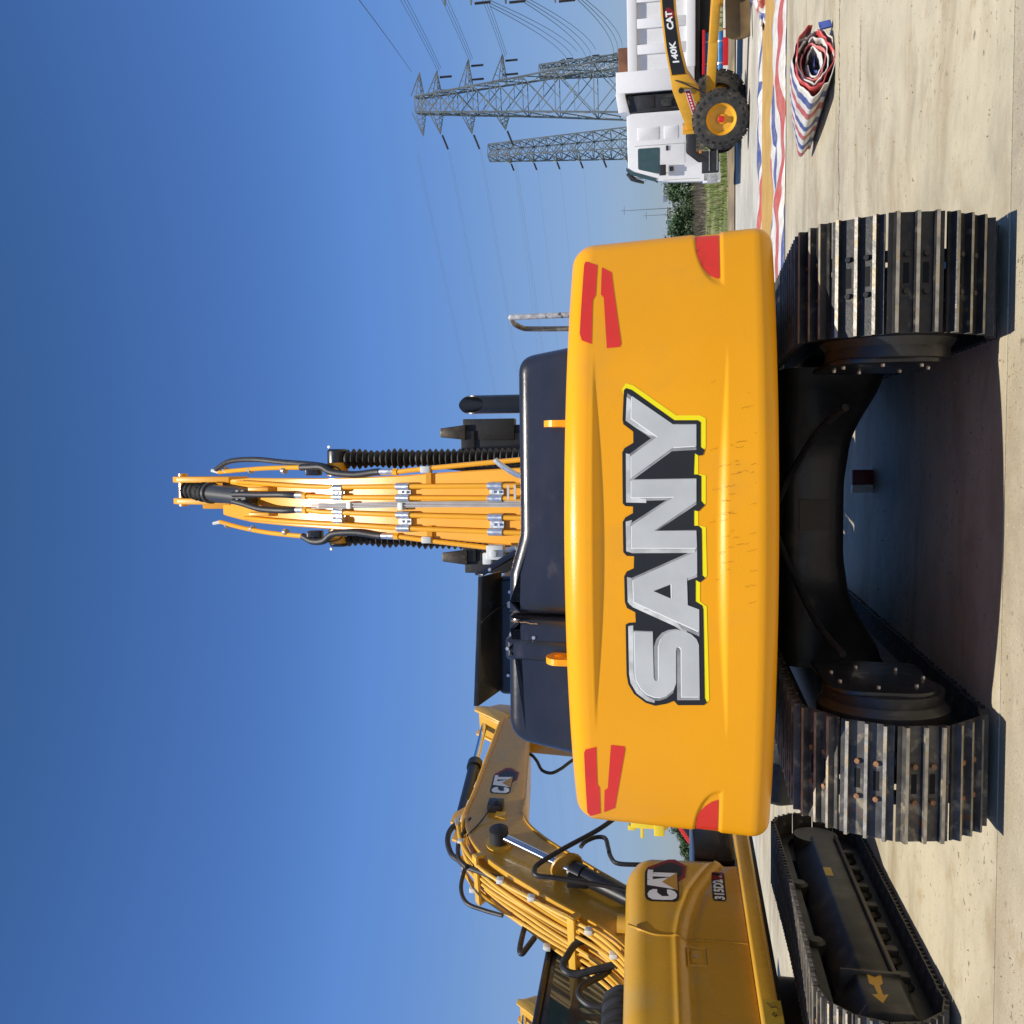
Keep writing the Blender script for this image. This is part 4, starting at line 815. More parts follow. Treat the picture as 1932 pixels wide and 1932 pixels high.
def small_excavator():
    T = thing('tracked_excavator', 'dusty yellow excavator with CAT lettering on its side door, parked beside the big one', 'excavator', (-4.3, 7.8, 0), R(-1), 'yellow excavators parked in a row on the left')
    U = Matrix.Rotation(R(-16), 4, 'Z')                             # upper works swung to the right of the tracks
    SH = U @ Matrix(((1, 0, 0, 0), (0, 1, 0, 0), (0, .045, 1, 0), (0, 0, 0, 1)))
    # ---- body: plan outline swept up, with the moulded ridge on the near side
    ZB, ZT = 1.155, 2.08; rdg = [(-2.4, 1.69), (-1.0, 1.685), (-.19, 1.68), (.05, 1.64), (.34, 1.555), (.77, 1.335), (.9, 1.25)]
    def ridge(y):
        for (a, za), (b_, zb) in zip(rdg, rdg[1:]):
            if y <= b_: return lerp(za, zb, (y - a) / (b_ - a))
        return rdg[-1][1]
    pl = []
    NY = 90
    for i in range(NY + 1): y = lerp(.70, -1.9, i / NY); pl.append((1.2, y, 1, 0))
    for k in range(1, 9): a = math.pi / 2 * k / 8; pl.append((1.2 - .45 * (1 - math.cos(a)), -1.9 - .45 * math.sin(a), math.cos(a), -math.sin(a)))
    for k in range(1, 4): pl.append((lerp(.75, -.75, k / 4), -2.35, 0, -1))
    for k in range(0, 9): a = math.pi / 2 * (1 - k / 8); pl.append((-1.2 + .45 * (1 - math.cos(a)), -1.9 - .45 * math.sin(a), -math.cos(a), -math.sin(a)))
    pl += [(-1.2, -.5, -1, 0), (-1.2, .0, -1, 0), (-.2, .02, 0, 1), (.25, .02, 0, 1), (.28, .75, 0, 1), (.9, .78, 0, 1), (1.12, .78, .4, .9), (1.17, .76, .7, .7)]
    prof = []; r = .16
    for k in range(9): a = math.pi / 2 * (1 - k / 8); prof.append((r * (1 - math.cos(a)), ZT - r * (1 - math.sin(a)), 1))
    z = ZT - r
    while z > ZB + .01: z -= .012; prof.append((0, z, 0))
    prof.append((0, ZB, 0))
    def pt(x, y, nx, ny, ins, z):
        d = 0.
        if nx > .6 and y > -1.95:
            zr = ridge(y); d = -.034 * (1 - sst(zr - .085, zr - .012, z)) + .012 * math.exp(-((z - zr - .01) / .022) ** 2) - .012 * sst(zr + .05, 1.95, z)
            if z < zr - .09: d += .012 * sst(zr - .09, zr - .16, z)
        if y > -.3 and x > .2: z = ZB + (z - ZB) * (1 - .10 * sst(.45, .80, y) ** 2)
        return (x + nx * (d - ins), y + ny * (d - ins), z)
    NPl = len(pl); b = MB(); b.add([pt(*q, i_, z_) for i_, z_, _ in prof for q in pl], [(j * NPl + i, j * NPl + (i + 1) % NPl, (j + 1) * NPl + (i + 1) % NPl, (j + 1) * NPl + i) for j in range(len(prof) - 1) for i in range(NPl)] + [tuple(range(NPl))])
    body = b.build('body_shell', M['caty'], T, smooth=45, M=SH)
    def side(y, z, lift):
        p = pt(1.2, y, 1, 0, 0, z); return (p[0] + lift, p[1], p[2])
    # open joint between front panel and door, with a lit edge
    b = MB(); zz = [1.16 + .01 * k for k in range(90)]
    for w0, w1, mk, lf in ((-.182, -.172, 0, .002),):
        for z0, z1 in zip(zz, zz[1:]): b.add([side(w0 + .10 * sst(1.8, 2.1, z0), z0, lf), side(w1 + .10 * sst(1.8, 2.1, z0), z0, lf), side(w1 + .10 * sst(1.8, 2.1, z1), z1, lf), side(w0 + .10 * sst(1.8, 2.1, z1), z1, lf)], [(0, 1, 2, 3)])
    b.build('door_joint', M['letterblack'], T, M=SH, smooth=0)
    b = MB()
    for z0, z1 in zip(zz, zz[1:]):
        f = lambda z_: .10 * sst(1.8, 2.1, z_)
        b.hexa([side(-.195 + f(z0), z0, -.01), side(-.183 + f(z0), z0, -.01), side(-.183 + f(z1), z1, -.01), side(-.195 + f(z1), z1, -.01), side(-.195 + f(z0), z0, .009), side(-.183 + f(z0), z0, .009), side(-.183 + f(z1), z1, .009), side(-.195 + f(z1), z1, .009)])
    b.build('door_edge', M['caty'], T, M=SH, smooth=0)
    # latch
    b = MB(); x = 1.2 - .026
    for (y0, y1, z0, z1) in ((-.455, -.265, 1.60, 1.615), (-.455, -.265, 1.455, 1.47), (-.455, -.44, 1.47, 1.60), (-.28, -.265, 1.47, 1.60)): b.box(x - .03, x + .012, y0, y1, z0, z1)
    b.box(x - .03, x + .006, -.42, -.30, 1.515, 1.585)
    lt = b.build('door_latch', M['caty'], T, M=SH, bevel=.004)
    b = MB(); b.box(x - .03, x + .001, -.44, -.28, 1.47, 1.512); b.build('latch_recess', M['matblack'], lt, M=SH)
    b = MB(); b.cyl((x, -.36, 1.55), (x + .012, -.36, 1.55), .014, n=12); b.build('latch_lock', M['zinc'], lt, M=SH)
    cat_logo(T, lambda a, c, l: side(.20 + a * .372, 1.66 + c * .246, l), SH)
    # model number plate
    pln = [(.265, 1.375), (.30, 1.385), (.60, 1.375), (.625, 1.35), (.625, 1.285), (.60, 1.27), (.30, 1.275), (.265, 1.29)]
    pt_ = flat_sheet('model_plate', M['letterblack'], T, side, polys=[pln], off=.002, step=.05, M=SH)
    flat_sheet('model_plate_end', M['maroon'], pt_, side, polys=[[(.535, 1.376), (.60, 1.372), (.622, 1.35), (.622, 1.285), (.60, 1.273), (.535, 1.275)]], off=.003, step=.05, M=SH)
    vs, fs = text_mesh('315D2', .082, .045, .92); W_ = max(v[0] for v in vs); kx = .245 / W_
    flat_sheet('model_lettering', M['letterwhite'], pt_, lambda a, c, l: side(.28 + a * kx, 1.288 + c, l), vf=(vs, fs), off=.004, step=.05, M=SH)
    vs, fs = text_mesh('GC', .038, .012); W_ = max(v[0] for v in vs); kx2 = .055 / W_
    flat_sheet('model_lettering', M['letterwhite'], pt_, lambda a, c, l: side(.545 + a * kx2, 1.292 + c, l), vf=(vs, fs), off=.0045, step=.05, M=SH)
    # sill rail, hand-marked yellow tape
    b = MB(); sec = [(1.10, 1.02), (1.215, 1.02), (1.235, 1.04), (1.235, 1.135), (1.225, 1.150), (1.10, 1.150)]
    b.prism(sec, (0, -2.3, 0), (1, 0, 0), (0, 0, 1), (0, 4.35, 0)); rail = b.build('sill_rail', M['caty'], T, M=SH, bevel=.006)
    b = MB(); b.box(1.234, 1.2375, -1.25, -.77, 1.005, 1.130); tp = b.build('marked_tape', M['sign'], T, M=SH)
    b = MB()
    for st in ([(-.80, 1.10), (-.84, 1.075), (-.83, 1.04), (-.86, 1.03)], [(-.875, 1.06), (-.90, 1.075), (-.915, 1.06), (-.90, 1.045)], [(-.99, 1.095), (-.985, 1.06), (-.995, 1.03)], [(-1.06, 1.10), (-1.05, 1.03)], [(-1.1, 1.09), (-1.14, 1.06), (-1.1, 1.03)]):
        for (a, c), (a2, c2) in zip(st, st[1:]): b.bar((1.2385, a, c), (1.2385, a2, c2), .002, .010, up=(1, 0, 0))
    b.build('handwriting', M['letterblack'], tp, M=SH, smooth=0)
    b = MB(); b.box(.45, 1.16, .82, 1.75, 1.16, 1.50); tbx = b.build('tool_box', M['black'], T, M=SH, bevel=.02)
    b = MB(); b.tube([(1.15, .95, 1.5), (1.15, .95, 1.95), (1.15, 1.5, 1.95), (1.15, 1.5, 1.5)], .016, 8); b.build('handrail', M['black'], T, M=SH) if False else None
    b = MB(); b.box(-1.0, .85, -2.2, 1.9, .93, 1.04); b.build('upper_frame', M['dusty'], T, M=SH)
    b = MB(); b.lathe([(0, .55), (.3, .55)], (0, 0, .64), (0, 0, 1), 32); b.build('slewing_ring', M['dusty'], T)
    # vent dome with curved slots
    b = MB(); x0, x1, y0, y1 = .30, .94, -1.75, -.40
    vp = lambda u, v: None
    pr_ = [(x0, 2.0), (x1, 2.0), (x1 - .01, 2.14), (x1 - .10, 2.245), (x0 + .1, 2.25), (x0, 2.16)]
    b.prism(pr_, (0, y0, 0), (1, 0, 0), (0, 0, 1), (0, y1 - y0, 0)); vent = b.build('vent_cover', mat('grey_black_vent', (.03, .03, .034), .5, var=.15), T, M=SH, bevel=.05, seg=3)
    for k in range(11):
        y = y0 + .10 + k * .113; b = MB(); b.tube([(x1 + .004, y, 2.07), (x1 - .005, y, 2.13), (x1 - .07, y, 2.205), (x1 - .13, y, 2.235)], .020, 8, 4); b.build('vent_slot', M['slot'], vent, M=SH)
    # cab on the far side
    b = MB(); b.box(-1.18, -.30, -.25, 1.42, 1.15, 2.90); cab = b.build('cab', M['black'], T, M=U, bevel=.05, seg=3)
    b = MB(); b.box(-1.20, -.28, -.28, 1.46, 2.87, 2.94); b.build('cab_roof', M['black'], cab, M=U, bevel=.03)
    for (y0_, y1_, z0_, z1_) in ((.50, 1.22, 1.75, 2.55), (-.12, .42, 1.9, 2.55)):
        b = MB(); b.prism(rounded2([(y0_, z0_), (y1_, z0_), (y1_, z1_), (y0_, z1_)], .09), (-.302, 0, 0), (0, 1, 0), (0, 0, 1), (.008, 0, 0)); b.build('cab_window', M['glass'], cab, M=U)
    b = MB(); b.prism(rounded2([(-.15, 2.62), (1.25, 2.62), (1.25, 2.82), (-.15, 2.82)], .04), (-.302, 0, 0), (0, 1, 0), (0, 0, 1), (.006, 0, 0)); b.build('cab_window', M['glass'], cab, M=U)
    b = MB(); b.prism(rounded2([(-1.08, 1.9), (-.4, 1.9), (-.4, 2.75), (-1.08, 2.75)], .08), (0, -.254, 0), (1, 0, 0), (0, 0, 1), (0, .008, 0)); b.build('cab_window', M['glass'], cab, M=U)
    b = MB(); b.prism(rounded2([(-1.08, 1.6), (-.4, 1.6), (-.4, 2.75), (-1.08, 2.75)], .08), (0, 1.416, 0), (1, 0, 0), (0, 0, 1), (0, .008, 0)); b.build('cab_window', M['glass'], cab, M=U)
    # ---- boom
    path = [(.2, 1.45), (1.0, 2.02), (1.55, 2.75), (2.05, 3.38), (2.5, 3.66), (3.0, 3.69), (3.8, 3.74), (4.75, 3.81)]; dep = [.5, .58, .64, .68, .66, .60, .50, .34]; hw = [.27, .26, .25, .24, .235, .23, .22, .20]
    pp = catmull([Vector((0, y, z)) for y, z in path], 6); nP = len(pp)
    def ip(arr, t): i = min(len(arr) - 2, int(t)); return lerp(arr[i], arr[i + 1], t - i)
    def fr(t):
        t = max(0, min(7, t)); i = min(nP - 2, int(t * 6)); p = pp[i].lerp(pp[i + 1], t * 6 - i); tg = (pp[min(nP - 1, i + 2)] - pp[max(0, i - 1)]).normalized(); return p, Vector((0, -tg.z, tg.y)), tg
    b = MB(); rg = []
    for i in range(nP):
        t = min(6.999, i / 6); p, n_, _ = fr(i / 6); h_, d_ = ip(hw, t), ip(dep, t)
        rg += [p + n_ * d_ / 2 - Vector((h_ + .02, 0, 0)), p + n_ * d_ / 2 + Vector((h_ + .02, 0, 0)), p + n_ * (d_ / 2 - .025) + Vector((h_ + .02, 0, 0)), p + n_ * (d_ / 2 - .025) + Vector((h_, 0, 0)), p - n_ * (d_ / 2 - .025) + Vector((h_, 0, 0)), p - n_ * (d_ / 2 - .025) + Vector((h_ + .018, 0, 0)), p - n_ * d_ / 2 + Vector((h_ + .018, 0, 0)), p - n_ * d_ / 2 - Vector((h_ + .018, 0, 0))]
    b.add(rg, [(8 * i + k, 8 * i + (k + 1) % 8, 8 * (i + 1) + (k + 1) % 8, 8 * (i + 1) + k) for i in range(nP - 1) for k in range(8)] + [tuple(range(8)), tuple(8 * (nP - 1) + k for k in reversed(range(8)))])
    boom = b.build('boom', M['caty'], T, M=U, smooth=30)
    tp_ = lambda t, x, l=.05: fr(t)[0] + fr(t)[1] * (ip(dep, min(t, 6.999)) / 2 + l) + Vector((x, 0, 0))
    sd = lambda t, h, x=.0: fr(t)[0] + fr(t)[1] * h + Vector((ip(hw, min(t, 6.999)) + x, 0, 0))
    for k in range(8):
        x = -.225 + .064 * k; t1 = 3.6 + .35 * (k % 3); b = MB(); ts = [.7 + (t1 - .7) * q / 26 for q in range(27)]
        b.tube([tp_(t, x * (1 + .14 * math.sin(t * 1.4 + k)) , .05 + .025 * (k % 2) + .02 * math.sin(t * 2 + k * 2)) for t in ts], .019, 8); b.build('boom_pipe', M['catlite'], boom, M=U)
        if k in (0, 2, 5, 7):
            e = tp_(t1, x * 1.1, .08); b = MB(); b.cyl(e, e + fr(t1)[2] * .09, .027, n=8); b.build('hose_ferrule', M['zinc'], boom, M=U)
    for t in (1.55, 3.05):
        b = MB(); p = tp_(t, 0, .095); b.bar(p + Vector((-.29, 0, 0)), p + Vector((.29, 0, 0)), .085, .03, up=fr(t)[1]); b.build('pipe_bracket', M['catlite'], boom, M=U, bevel=.004)
        for s in (-1, 1): b = MB(); b.bar(p + Vector((s * .28, 0, 0)), tp_(t, s * .26, -.02), .06, .03, up=(1, 0, 0)); b.build('bracket_leg', M['catlite'], boom, M=U)
    for t, x in ((.9, .2), (1.3, .255), (2.1, .25), (2.6, .22), (3.2, -.2), (1.9, -.22), (3.6, .2)):
        b = MB(); p = tp_(t, x, .09); b.box(p.x - .025, p.x + .025, p.y - .03, p.y + .03, p.z - .035, p.z + .035); b.build('pipe_clip', M['wht'], boom, M=U, bevel=.006)
    for t in (4.2, 4.7, 5.3, 5.9):
        b = MB(); p = tp_(t, .18, .03); b.box(p.x - .02, p.x + .02, p.y - .05, p.y + .05, p.z - .02, p.z + .02); b.build('pipe_clip', M['wht'], boom, M=U, bevel=.005)
    for x in (.19, -.19): b = MB(); b.tube([tp_(t, x, .03) for t in [3.7 + .15 * q for q in range(22)]], .016, 8); b.build('boom_pipe', M['catlite'], boom, M=U)
    for nm, r_, pts in (('A', .028, [(-.2,1.84,3.0),(-.2,1.7,3.12),(-.22,1.49,3.17),(-.24,1.17,3.18),(-.24,1.08,3.15),(-.22,1.16,3.1),(-.2,1.26,3.05)]), ('B', .034, [(.1,1.21,2.35),(.1,1.12,2.38),(.08,1.0,2.49),(.05,.93,2.61),(.03,.8,2.67),(0,.73,2.70),(0,.65,2.66),(.0,.63,2.56),(.03,.66,2.42),(.06,.71,2.24)]), ('C', .03, [(0,.72,2.28),(0,.64,2.34),(0,.55,2.45),(0,.48,2.51),(0,.40,2.52),(0,.33,2.47),(0,.29,2.39),(0,.3,2.2)]), ('D', .03, [(.15,2.62,3.98),(.15,2.54,4.06),(.13,2.40,4.14),(.12,2.22,4.13),(.12,2.01,4.04),(.13,1.91,3.94),(.14,1.8,3.83),(.15,1.71,3.64),(.15,1.63,3.45)]), ('E', .024, [(.22,2.49,3.93),(.2,2.31,3.95),(.18,2.11,3.98),(.17,1.88,3.92),(.17,1.75,3.81)]), ('F', .022, [(-.1,2.06,3.92),(-.12,1.79,3.9),(-.14,1.6,3.8),(-.13,1.5,3.6),(-.1,1.41,3.39)]), ('G', .024, [(.6,2.3,2.2),(.6,1.93,2.45),(.6,1.58,2.77),(.6,1.34,2.97),(.6,1.24,3.01),(.6,1.15,2.97),(.58,1.16,2.77),(.5,1.2,2.32),(.45,1.2,2.0)]), ('H', .022, [(.45,1.82,2.64),(.45,1.91,2.6),(.45,1.99,2.5),(.45,1.98,2.41),(.45,1.84,2.37),(.45,1.69,2.33),(.45,1.6,2.25),(.45,1.61,2.0)]), ('I', .02, [(.1,4.08,3.58),(.1,4.04,3.5),(.1,3.9,3.41),(.1,3.71,3.32),(.1,3.66,3.2),(.1,3.76,3.1),(.1,3.88,3.03),(.1,4.1,2.9)])):
        b = MB(); b.tube([Vector(q) for q in pts], r_, 10, 7); b.build('hydraulic_hose', M['hose'], T, M=U)
    cat_logo(boom, lambda a, c, l: tuple(sd(4.98 + a * .40 / .8, -.10 + c * .215, l)), U)
    b = MB(); p = sd(4.45, -.02, .0); b.box(p.x, p.x + .09, p.y - .10, p.y + .06, p.z - .07, p.z + .10); b.build('work_lamp', M['black'], boom, M=U, bevel=.015)
    b = MB(); b.box(p.x, p.x + .03, p.y - .20, p.y - .11, p.z - .12, p.z - .01); b.build('lamp_bracket', M['catlite'], boom, M=U)
    b = MB(); b.tube([(p.x + .09, p.y, p.z), (p.x + .12, p.y - .1, p.z + .02), (p.x + .03, p.y - .3, p.z + .12), (p.x + .02, p.y - .5, p.z + .2), tuple(tp_(3.6, .25, .02))], .008, 6, 6); b.build('lamp_cable', M['rubber'], boom, M=U)
    # boom cylinders
    for s in (1, -1):
        a = Vector((s * .36, .72, 1.25)); e = Vector((s * .36, 2.05, 3.52)); d_ = (e - a).normalized()
        b = MB(); b.lathe([(0, .07), (.02, .085), (1.55, .085), (1.55, .10), (1.68, .10), (1.70, .06)], a, d_, 24); c_ = b.build('boom_cylinder', M['black'], T, M=U, smooth=30)
        b = MB(); b.cyl(a + d_ * 1.68, e, .043, n=16); b.build('cylinder_rod', M['chrome'], c_, M=U)
        b = MB(); b.lathe([(-.09, .07), (-.07, .10), (.07, .10), (.09, .07)], e, (1, 0, 0), 22); b.build('rod_eye', M['rubber'], c_, M=U)
        b = MB(); b.cyl((s * .235, e.y, e.z), (s * .27, e.y, e.z), .14, n=24); b.build('pin_boss', M['catlite'], boom, M=U)
        b = MB(); q = a + d_ * 1.6; b.box(q.x - .05, q.x + .05, q.y - .16, q.y - .04, q.z - .1, q.z + .1); b.build('port_block', M['black'], c_, M=U, bevel=.01)
        if s > 0: b = MB(); q = a + d_ * 1.74; b.lathe([(0, .16), (.02, .17), (.03, .05)], q, (.1, .75, .35), 20); b.build('dust_cap', M['ochre'], c_, M=U)
    b = MB(); b.cyl((.30, .95, 1.9), (.30, .95, 2.22), .09, n=20); b.build('boom_foot_cap', M['catlite'], T, M=U)
    # arm cylinder, arm and its head
    a = Vector((0, 2.62, 4.10)); e = Vector((0, 5.02, 4.29)); d_ = (e - a).normalized()
    b = MB(); b.lathe([(0, .05), (.03, .075), (1.22, .075), (1.22, .095), (1.34, .095), (1.36, .05)], a, d_, 22); c_ = b.build('arm_cylinder', M['black'], T, M=U, smooth=30)
    b = MB(); b.cyl(a + d_ * 1.34, e, .042, n=14); b.build('cylinder_rod', M['chrome'], c_, M=U)
    b = MB()
    for s in (1, -1): b.prism([(2.42, 3.92), (2.95, 4.0), (2.72, 4.18), (2.55, 4.18)], (s * .11 - .015, 0, 0), (0, 1, 0), (0, 0, 1), (.03, 0, 0))
    b.build('cylinder_lug', M['caty'], boom, M=U, bevel=.006)
    armp = [(4.93, 4.36), (5.10, 4.36), (5.22, 4.12), (5.10, 3.2), (4.70, 1.05), (4.55, 1.0), (4.46, 1.15), (4.40, 2.6), (4.50, 3.75), (4.66, 4.0)]
    b = MB(); b.prism([(y, z) for y, z in armp], (-.15, 0, 0), (0, 1, 0), (0, 0, 1), (.30, 0, 0)); arm = b.build('arm', M['caty'], T, M=U, bevel=.015)
    b = MB()
    for s in (1, -1): b.prism([(4.60, 3.95), (4.78, 4.18), (4.95, 4.42), (5.06, 4.42), (5.06, 4.25), (4.85, 3.92)], (s * .18 - .015, 0, 0), (0, 1, 0), (0, 0, 1), (.03, 0, 0))
    b.build('arm_head_plate', M['catlite'], arm, M=U, bevel=.008)
    b = MB(); b.cyl((-.24, 4.80, 3.72), (.24, 4.80, 3.72), .07, n=18); b.build('arm_pin', M['catlite'], arm, M=U)
    b = MB(); b.prism([(4.35, 1.1), (4.75, 1.15), (5.2, .7), (5.15, .25), (4.7, .05), (4.2, .1), (4.1, .5)], (-.5, 0, 0), (0, 1, 0), (0, 0, 1), (1.0, 0, 0)); b.build('bucket', M['dusty'], T, M=U, bevel=.04)
    # ---- tracks
    sh = track_shoe_mesh('track_shoe', .60, .19, [M['shoe'], M['boltrust'], M['slot'], M['shoe_edge']], gh=.026, thick=.012, gw=.016)
    for s in (1, -1):
        xc = s * 1.02; make_track(T, xc, 1.50, .41, 44, sh, .4 if s > 0 else .1, chain_w=.18)
        b = MB(); b.prism([(xc - .17, .27), (xc + .20, .25), (xc + .235, .27), (xc + .235, .46), (xc + .05, .62), (xc - .17, .64)], (0, -1.18, 0), (1, 0, 0), (0, 0, 1), (0, 2.6, 0)); b.build('track_frame', M['dusty'], T, bevel=.012)
        b = MB(); b.prism([(xc - .15, .22), (xc + .20, .19), (xc + .248, .24), (xc + .248, .50), (xc + .06, .64), (xc - .15, .64)], (0, -1.66, 0), (1, 0, 0), (0, 0, 1), (0, .49, 0)); b.build('idler_guard', M['dusty'], T, bevel=.012)
        b = MB(); b.box(xc + .02, xc + .265, -1.20, -1.17, .22, .60); b.build('guard_plate', M['dusty'], T, bevel=.004)
        b = MB(); b.box(xc + .20, xc + .262, -1.165, 1.4, .235, .262); b.build('frame_lip', M['stem'], T, bevel=.004)
        for k in range(7): b = MB(); b.lathe([(-.15, .05), (-.12, .075), (-.06, .075), (-.05, .06), (.05, .06), (.06, .075), (.12, .075), (.15, .05)], (xc, -1.05 + k * .37, .175), (1, 0, 0), 14); b.build('track_roller', M['dusty'], T)
        for k in range(7): b = MB(); b.box(xc + .13, xc + .2, -1.09 + k * .37, -1.01 + k * .37, .13, .27); b.build('roller_bracket', M['dusty'], T, bevel=.008)
        for y in (-.5, .55): b = MB(); b.lathe([(-.1, .05), (-.08, .075), (.08, .075), (.1, .05)], (xc + .04, y, .665), (1, 0, 0), 14); b.build('carrier_roller', M['dusty'], T)
        b = MB(); b.lathe([(-.06, .33), (.06, .33)], (xc, -1.5, .41), (1, 0, 0), 28); b.build('idler_wheel', M['dusty'], T)
        b = MB(); b.lathe([(-.05, .33), (.05, .33), (.06, .2), (.22, .2)], (xc, 1.5, .41), (1, 0, 0), 28); b.build('drive_sprocket', M['dusty'], T)
        if s > 0:
            n_ = Vector((.18, 0, .16)).normalized()                 # arrow and notice on the sloping face of the guard
            def face(a, c, l, x0=xc + .235, z0=.42): return Vector((x0 - .135 * c, a, z0 + .18 * c)) + Vector((.8, 0, .6)) * (l + .001)
            arrow = [(-1.56, .40), (-1.462, .447), (-1.45, .410), (-1.345, .413), (-1.325, .438), (-1.199, .432), (-1.238, .387), (-1.183, .341), (-1.312, .352), (-1.339, .376), (-1.458, .379), (-1.444, .343)]
            b = MB(); b.add([(xc + .2495, a, c) for a, c in arrow], [tuple(range(len(arrow)))]); b.build('arrow_marking', mat('arrow_yellow', (.62, .34, .03), .5, var=.06), T, smooth=0)
            b = MB(); b.add([(xc + .2365, a, c) for a, c in ((.48, .395), (.66, .395), (.66, .458), (.48, .458))], [(0, 1, 2, 3)]); nt_ = b.build('notice_sticker', M['sign'], T, smooth=0)
    b = MB(); b.box(-.86, .86, -.7, .7, .32, .66); b.build('car_body', M['matblack'], T, bevel=.05)
    return T
def rounded2(pts, r, seg=5):
    outp = []; n = len(pts)
    for i in range(n):
        p0, p1, p2 = Vector(pts[i - 1]), Vector(pts[i]), Vector(pts[(i + 1) % n]); a = p1 + (p0 - p1).normalized() * r; c = p1 + (p2 - p1).normalized() * r
        for k in range(seg + 1): t = k / seg; outp.append(tuple(a * (1 - t) ** 2 + p1 * 2 * t * (1 - t) + c * t * t))
    return outp
small = small_excavator()
second = copy_tree(small); second.location = (-9.9, 11.0, 0); second['label'] = 'second dusty yellow excavator at the left, only its arm head showing past the cab'
# ================================================================ white dump truck, side on
def wheel(parent, name, c, ax, r, wd, rimr, rim_m, hub_m=None, lugs=22, tread=0.035):
    c = Vector(c); ax = Vector(ax).normalized(); b = MB()
    b.lathe([(-wd * .5, rimr), (-wd * .5, r * .86), (-wd * .40, r * .965), (-wd * .3, r * .985), (wd * .3, r * .985), (wd * .40, r * .965), (wd * .5, r * .86), (wd * .5, rimr), (wd * .42, rimr * .97), (-wd * .42, rimr * .97)], c, ax, 44, caps=False)
    x = ax.orthogonal().normalized(); y = ax.cross(x)
    for i in range(lugs):
        a = 2 * math.pi * i / lugs; e = x * math.cos(a) + y * math.sin(a); t = ax.cross(e)
        for s in (1, -1):
            q = c + e * (r * .985) + ax * s * wd * .28 + t * (s * .5 * math.pi * r / lugs * .9)
            hx, hy, hz = ax * wd * .22, t * (math.pi * r / lugs * .45), e * tread
            b.hexa([q - hx - hy - hz, q + hx - hy - hz * 1.8, q + hx + hy - hz * 1.8, q - hx + hy - hz, q - hx - hy + hz * .5, q + hx - hy - hz * .6, q + hx + hy - hz * .6, q - hx + hy + hz * .5] if s > 0 else [q + hx - hy - hz, q - hx - hy - hz * 1.8, q - hx + hy - hz * 1.8, q + hx + hy - hz, q + hx - hy + hz * .5, q - hx - hy - hz * .6, q - hx + hy - hz * .6, q + hx + hy + hz * .5])
    w_ = b.build(name, M['tyre'], parent, smooth=40)
    b = MB(); b.lathe([(wd * .44, rimr), (wd * .46, rimr * .96), (wd * .30, rimr * .84), (wd * .12, rimr * .76), (wd * .08, rimr * .35), (wd * .16, rimr * .30), (wd * .16, .01)], c, ax, 36, caps=False); b.build('rim', rim_m, w_, smooth=40)
    if hub_m: b = MB(); b.lathe([(wd * .10, rimr * .2), (wd * .40, rimr * .2), (wd * .44, rimr * .16), (wd * .44, .005)], c, ax, 20); b.build('hub_cap', hub_m, w_)
    return w_
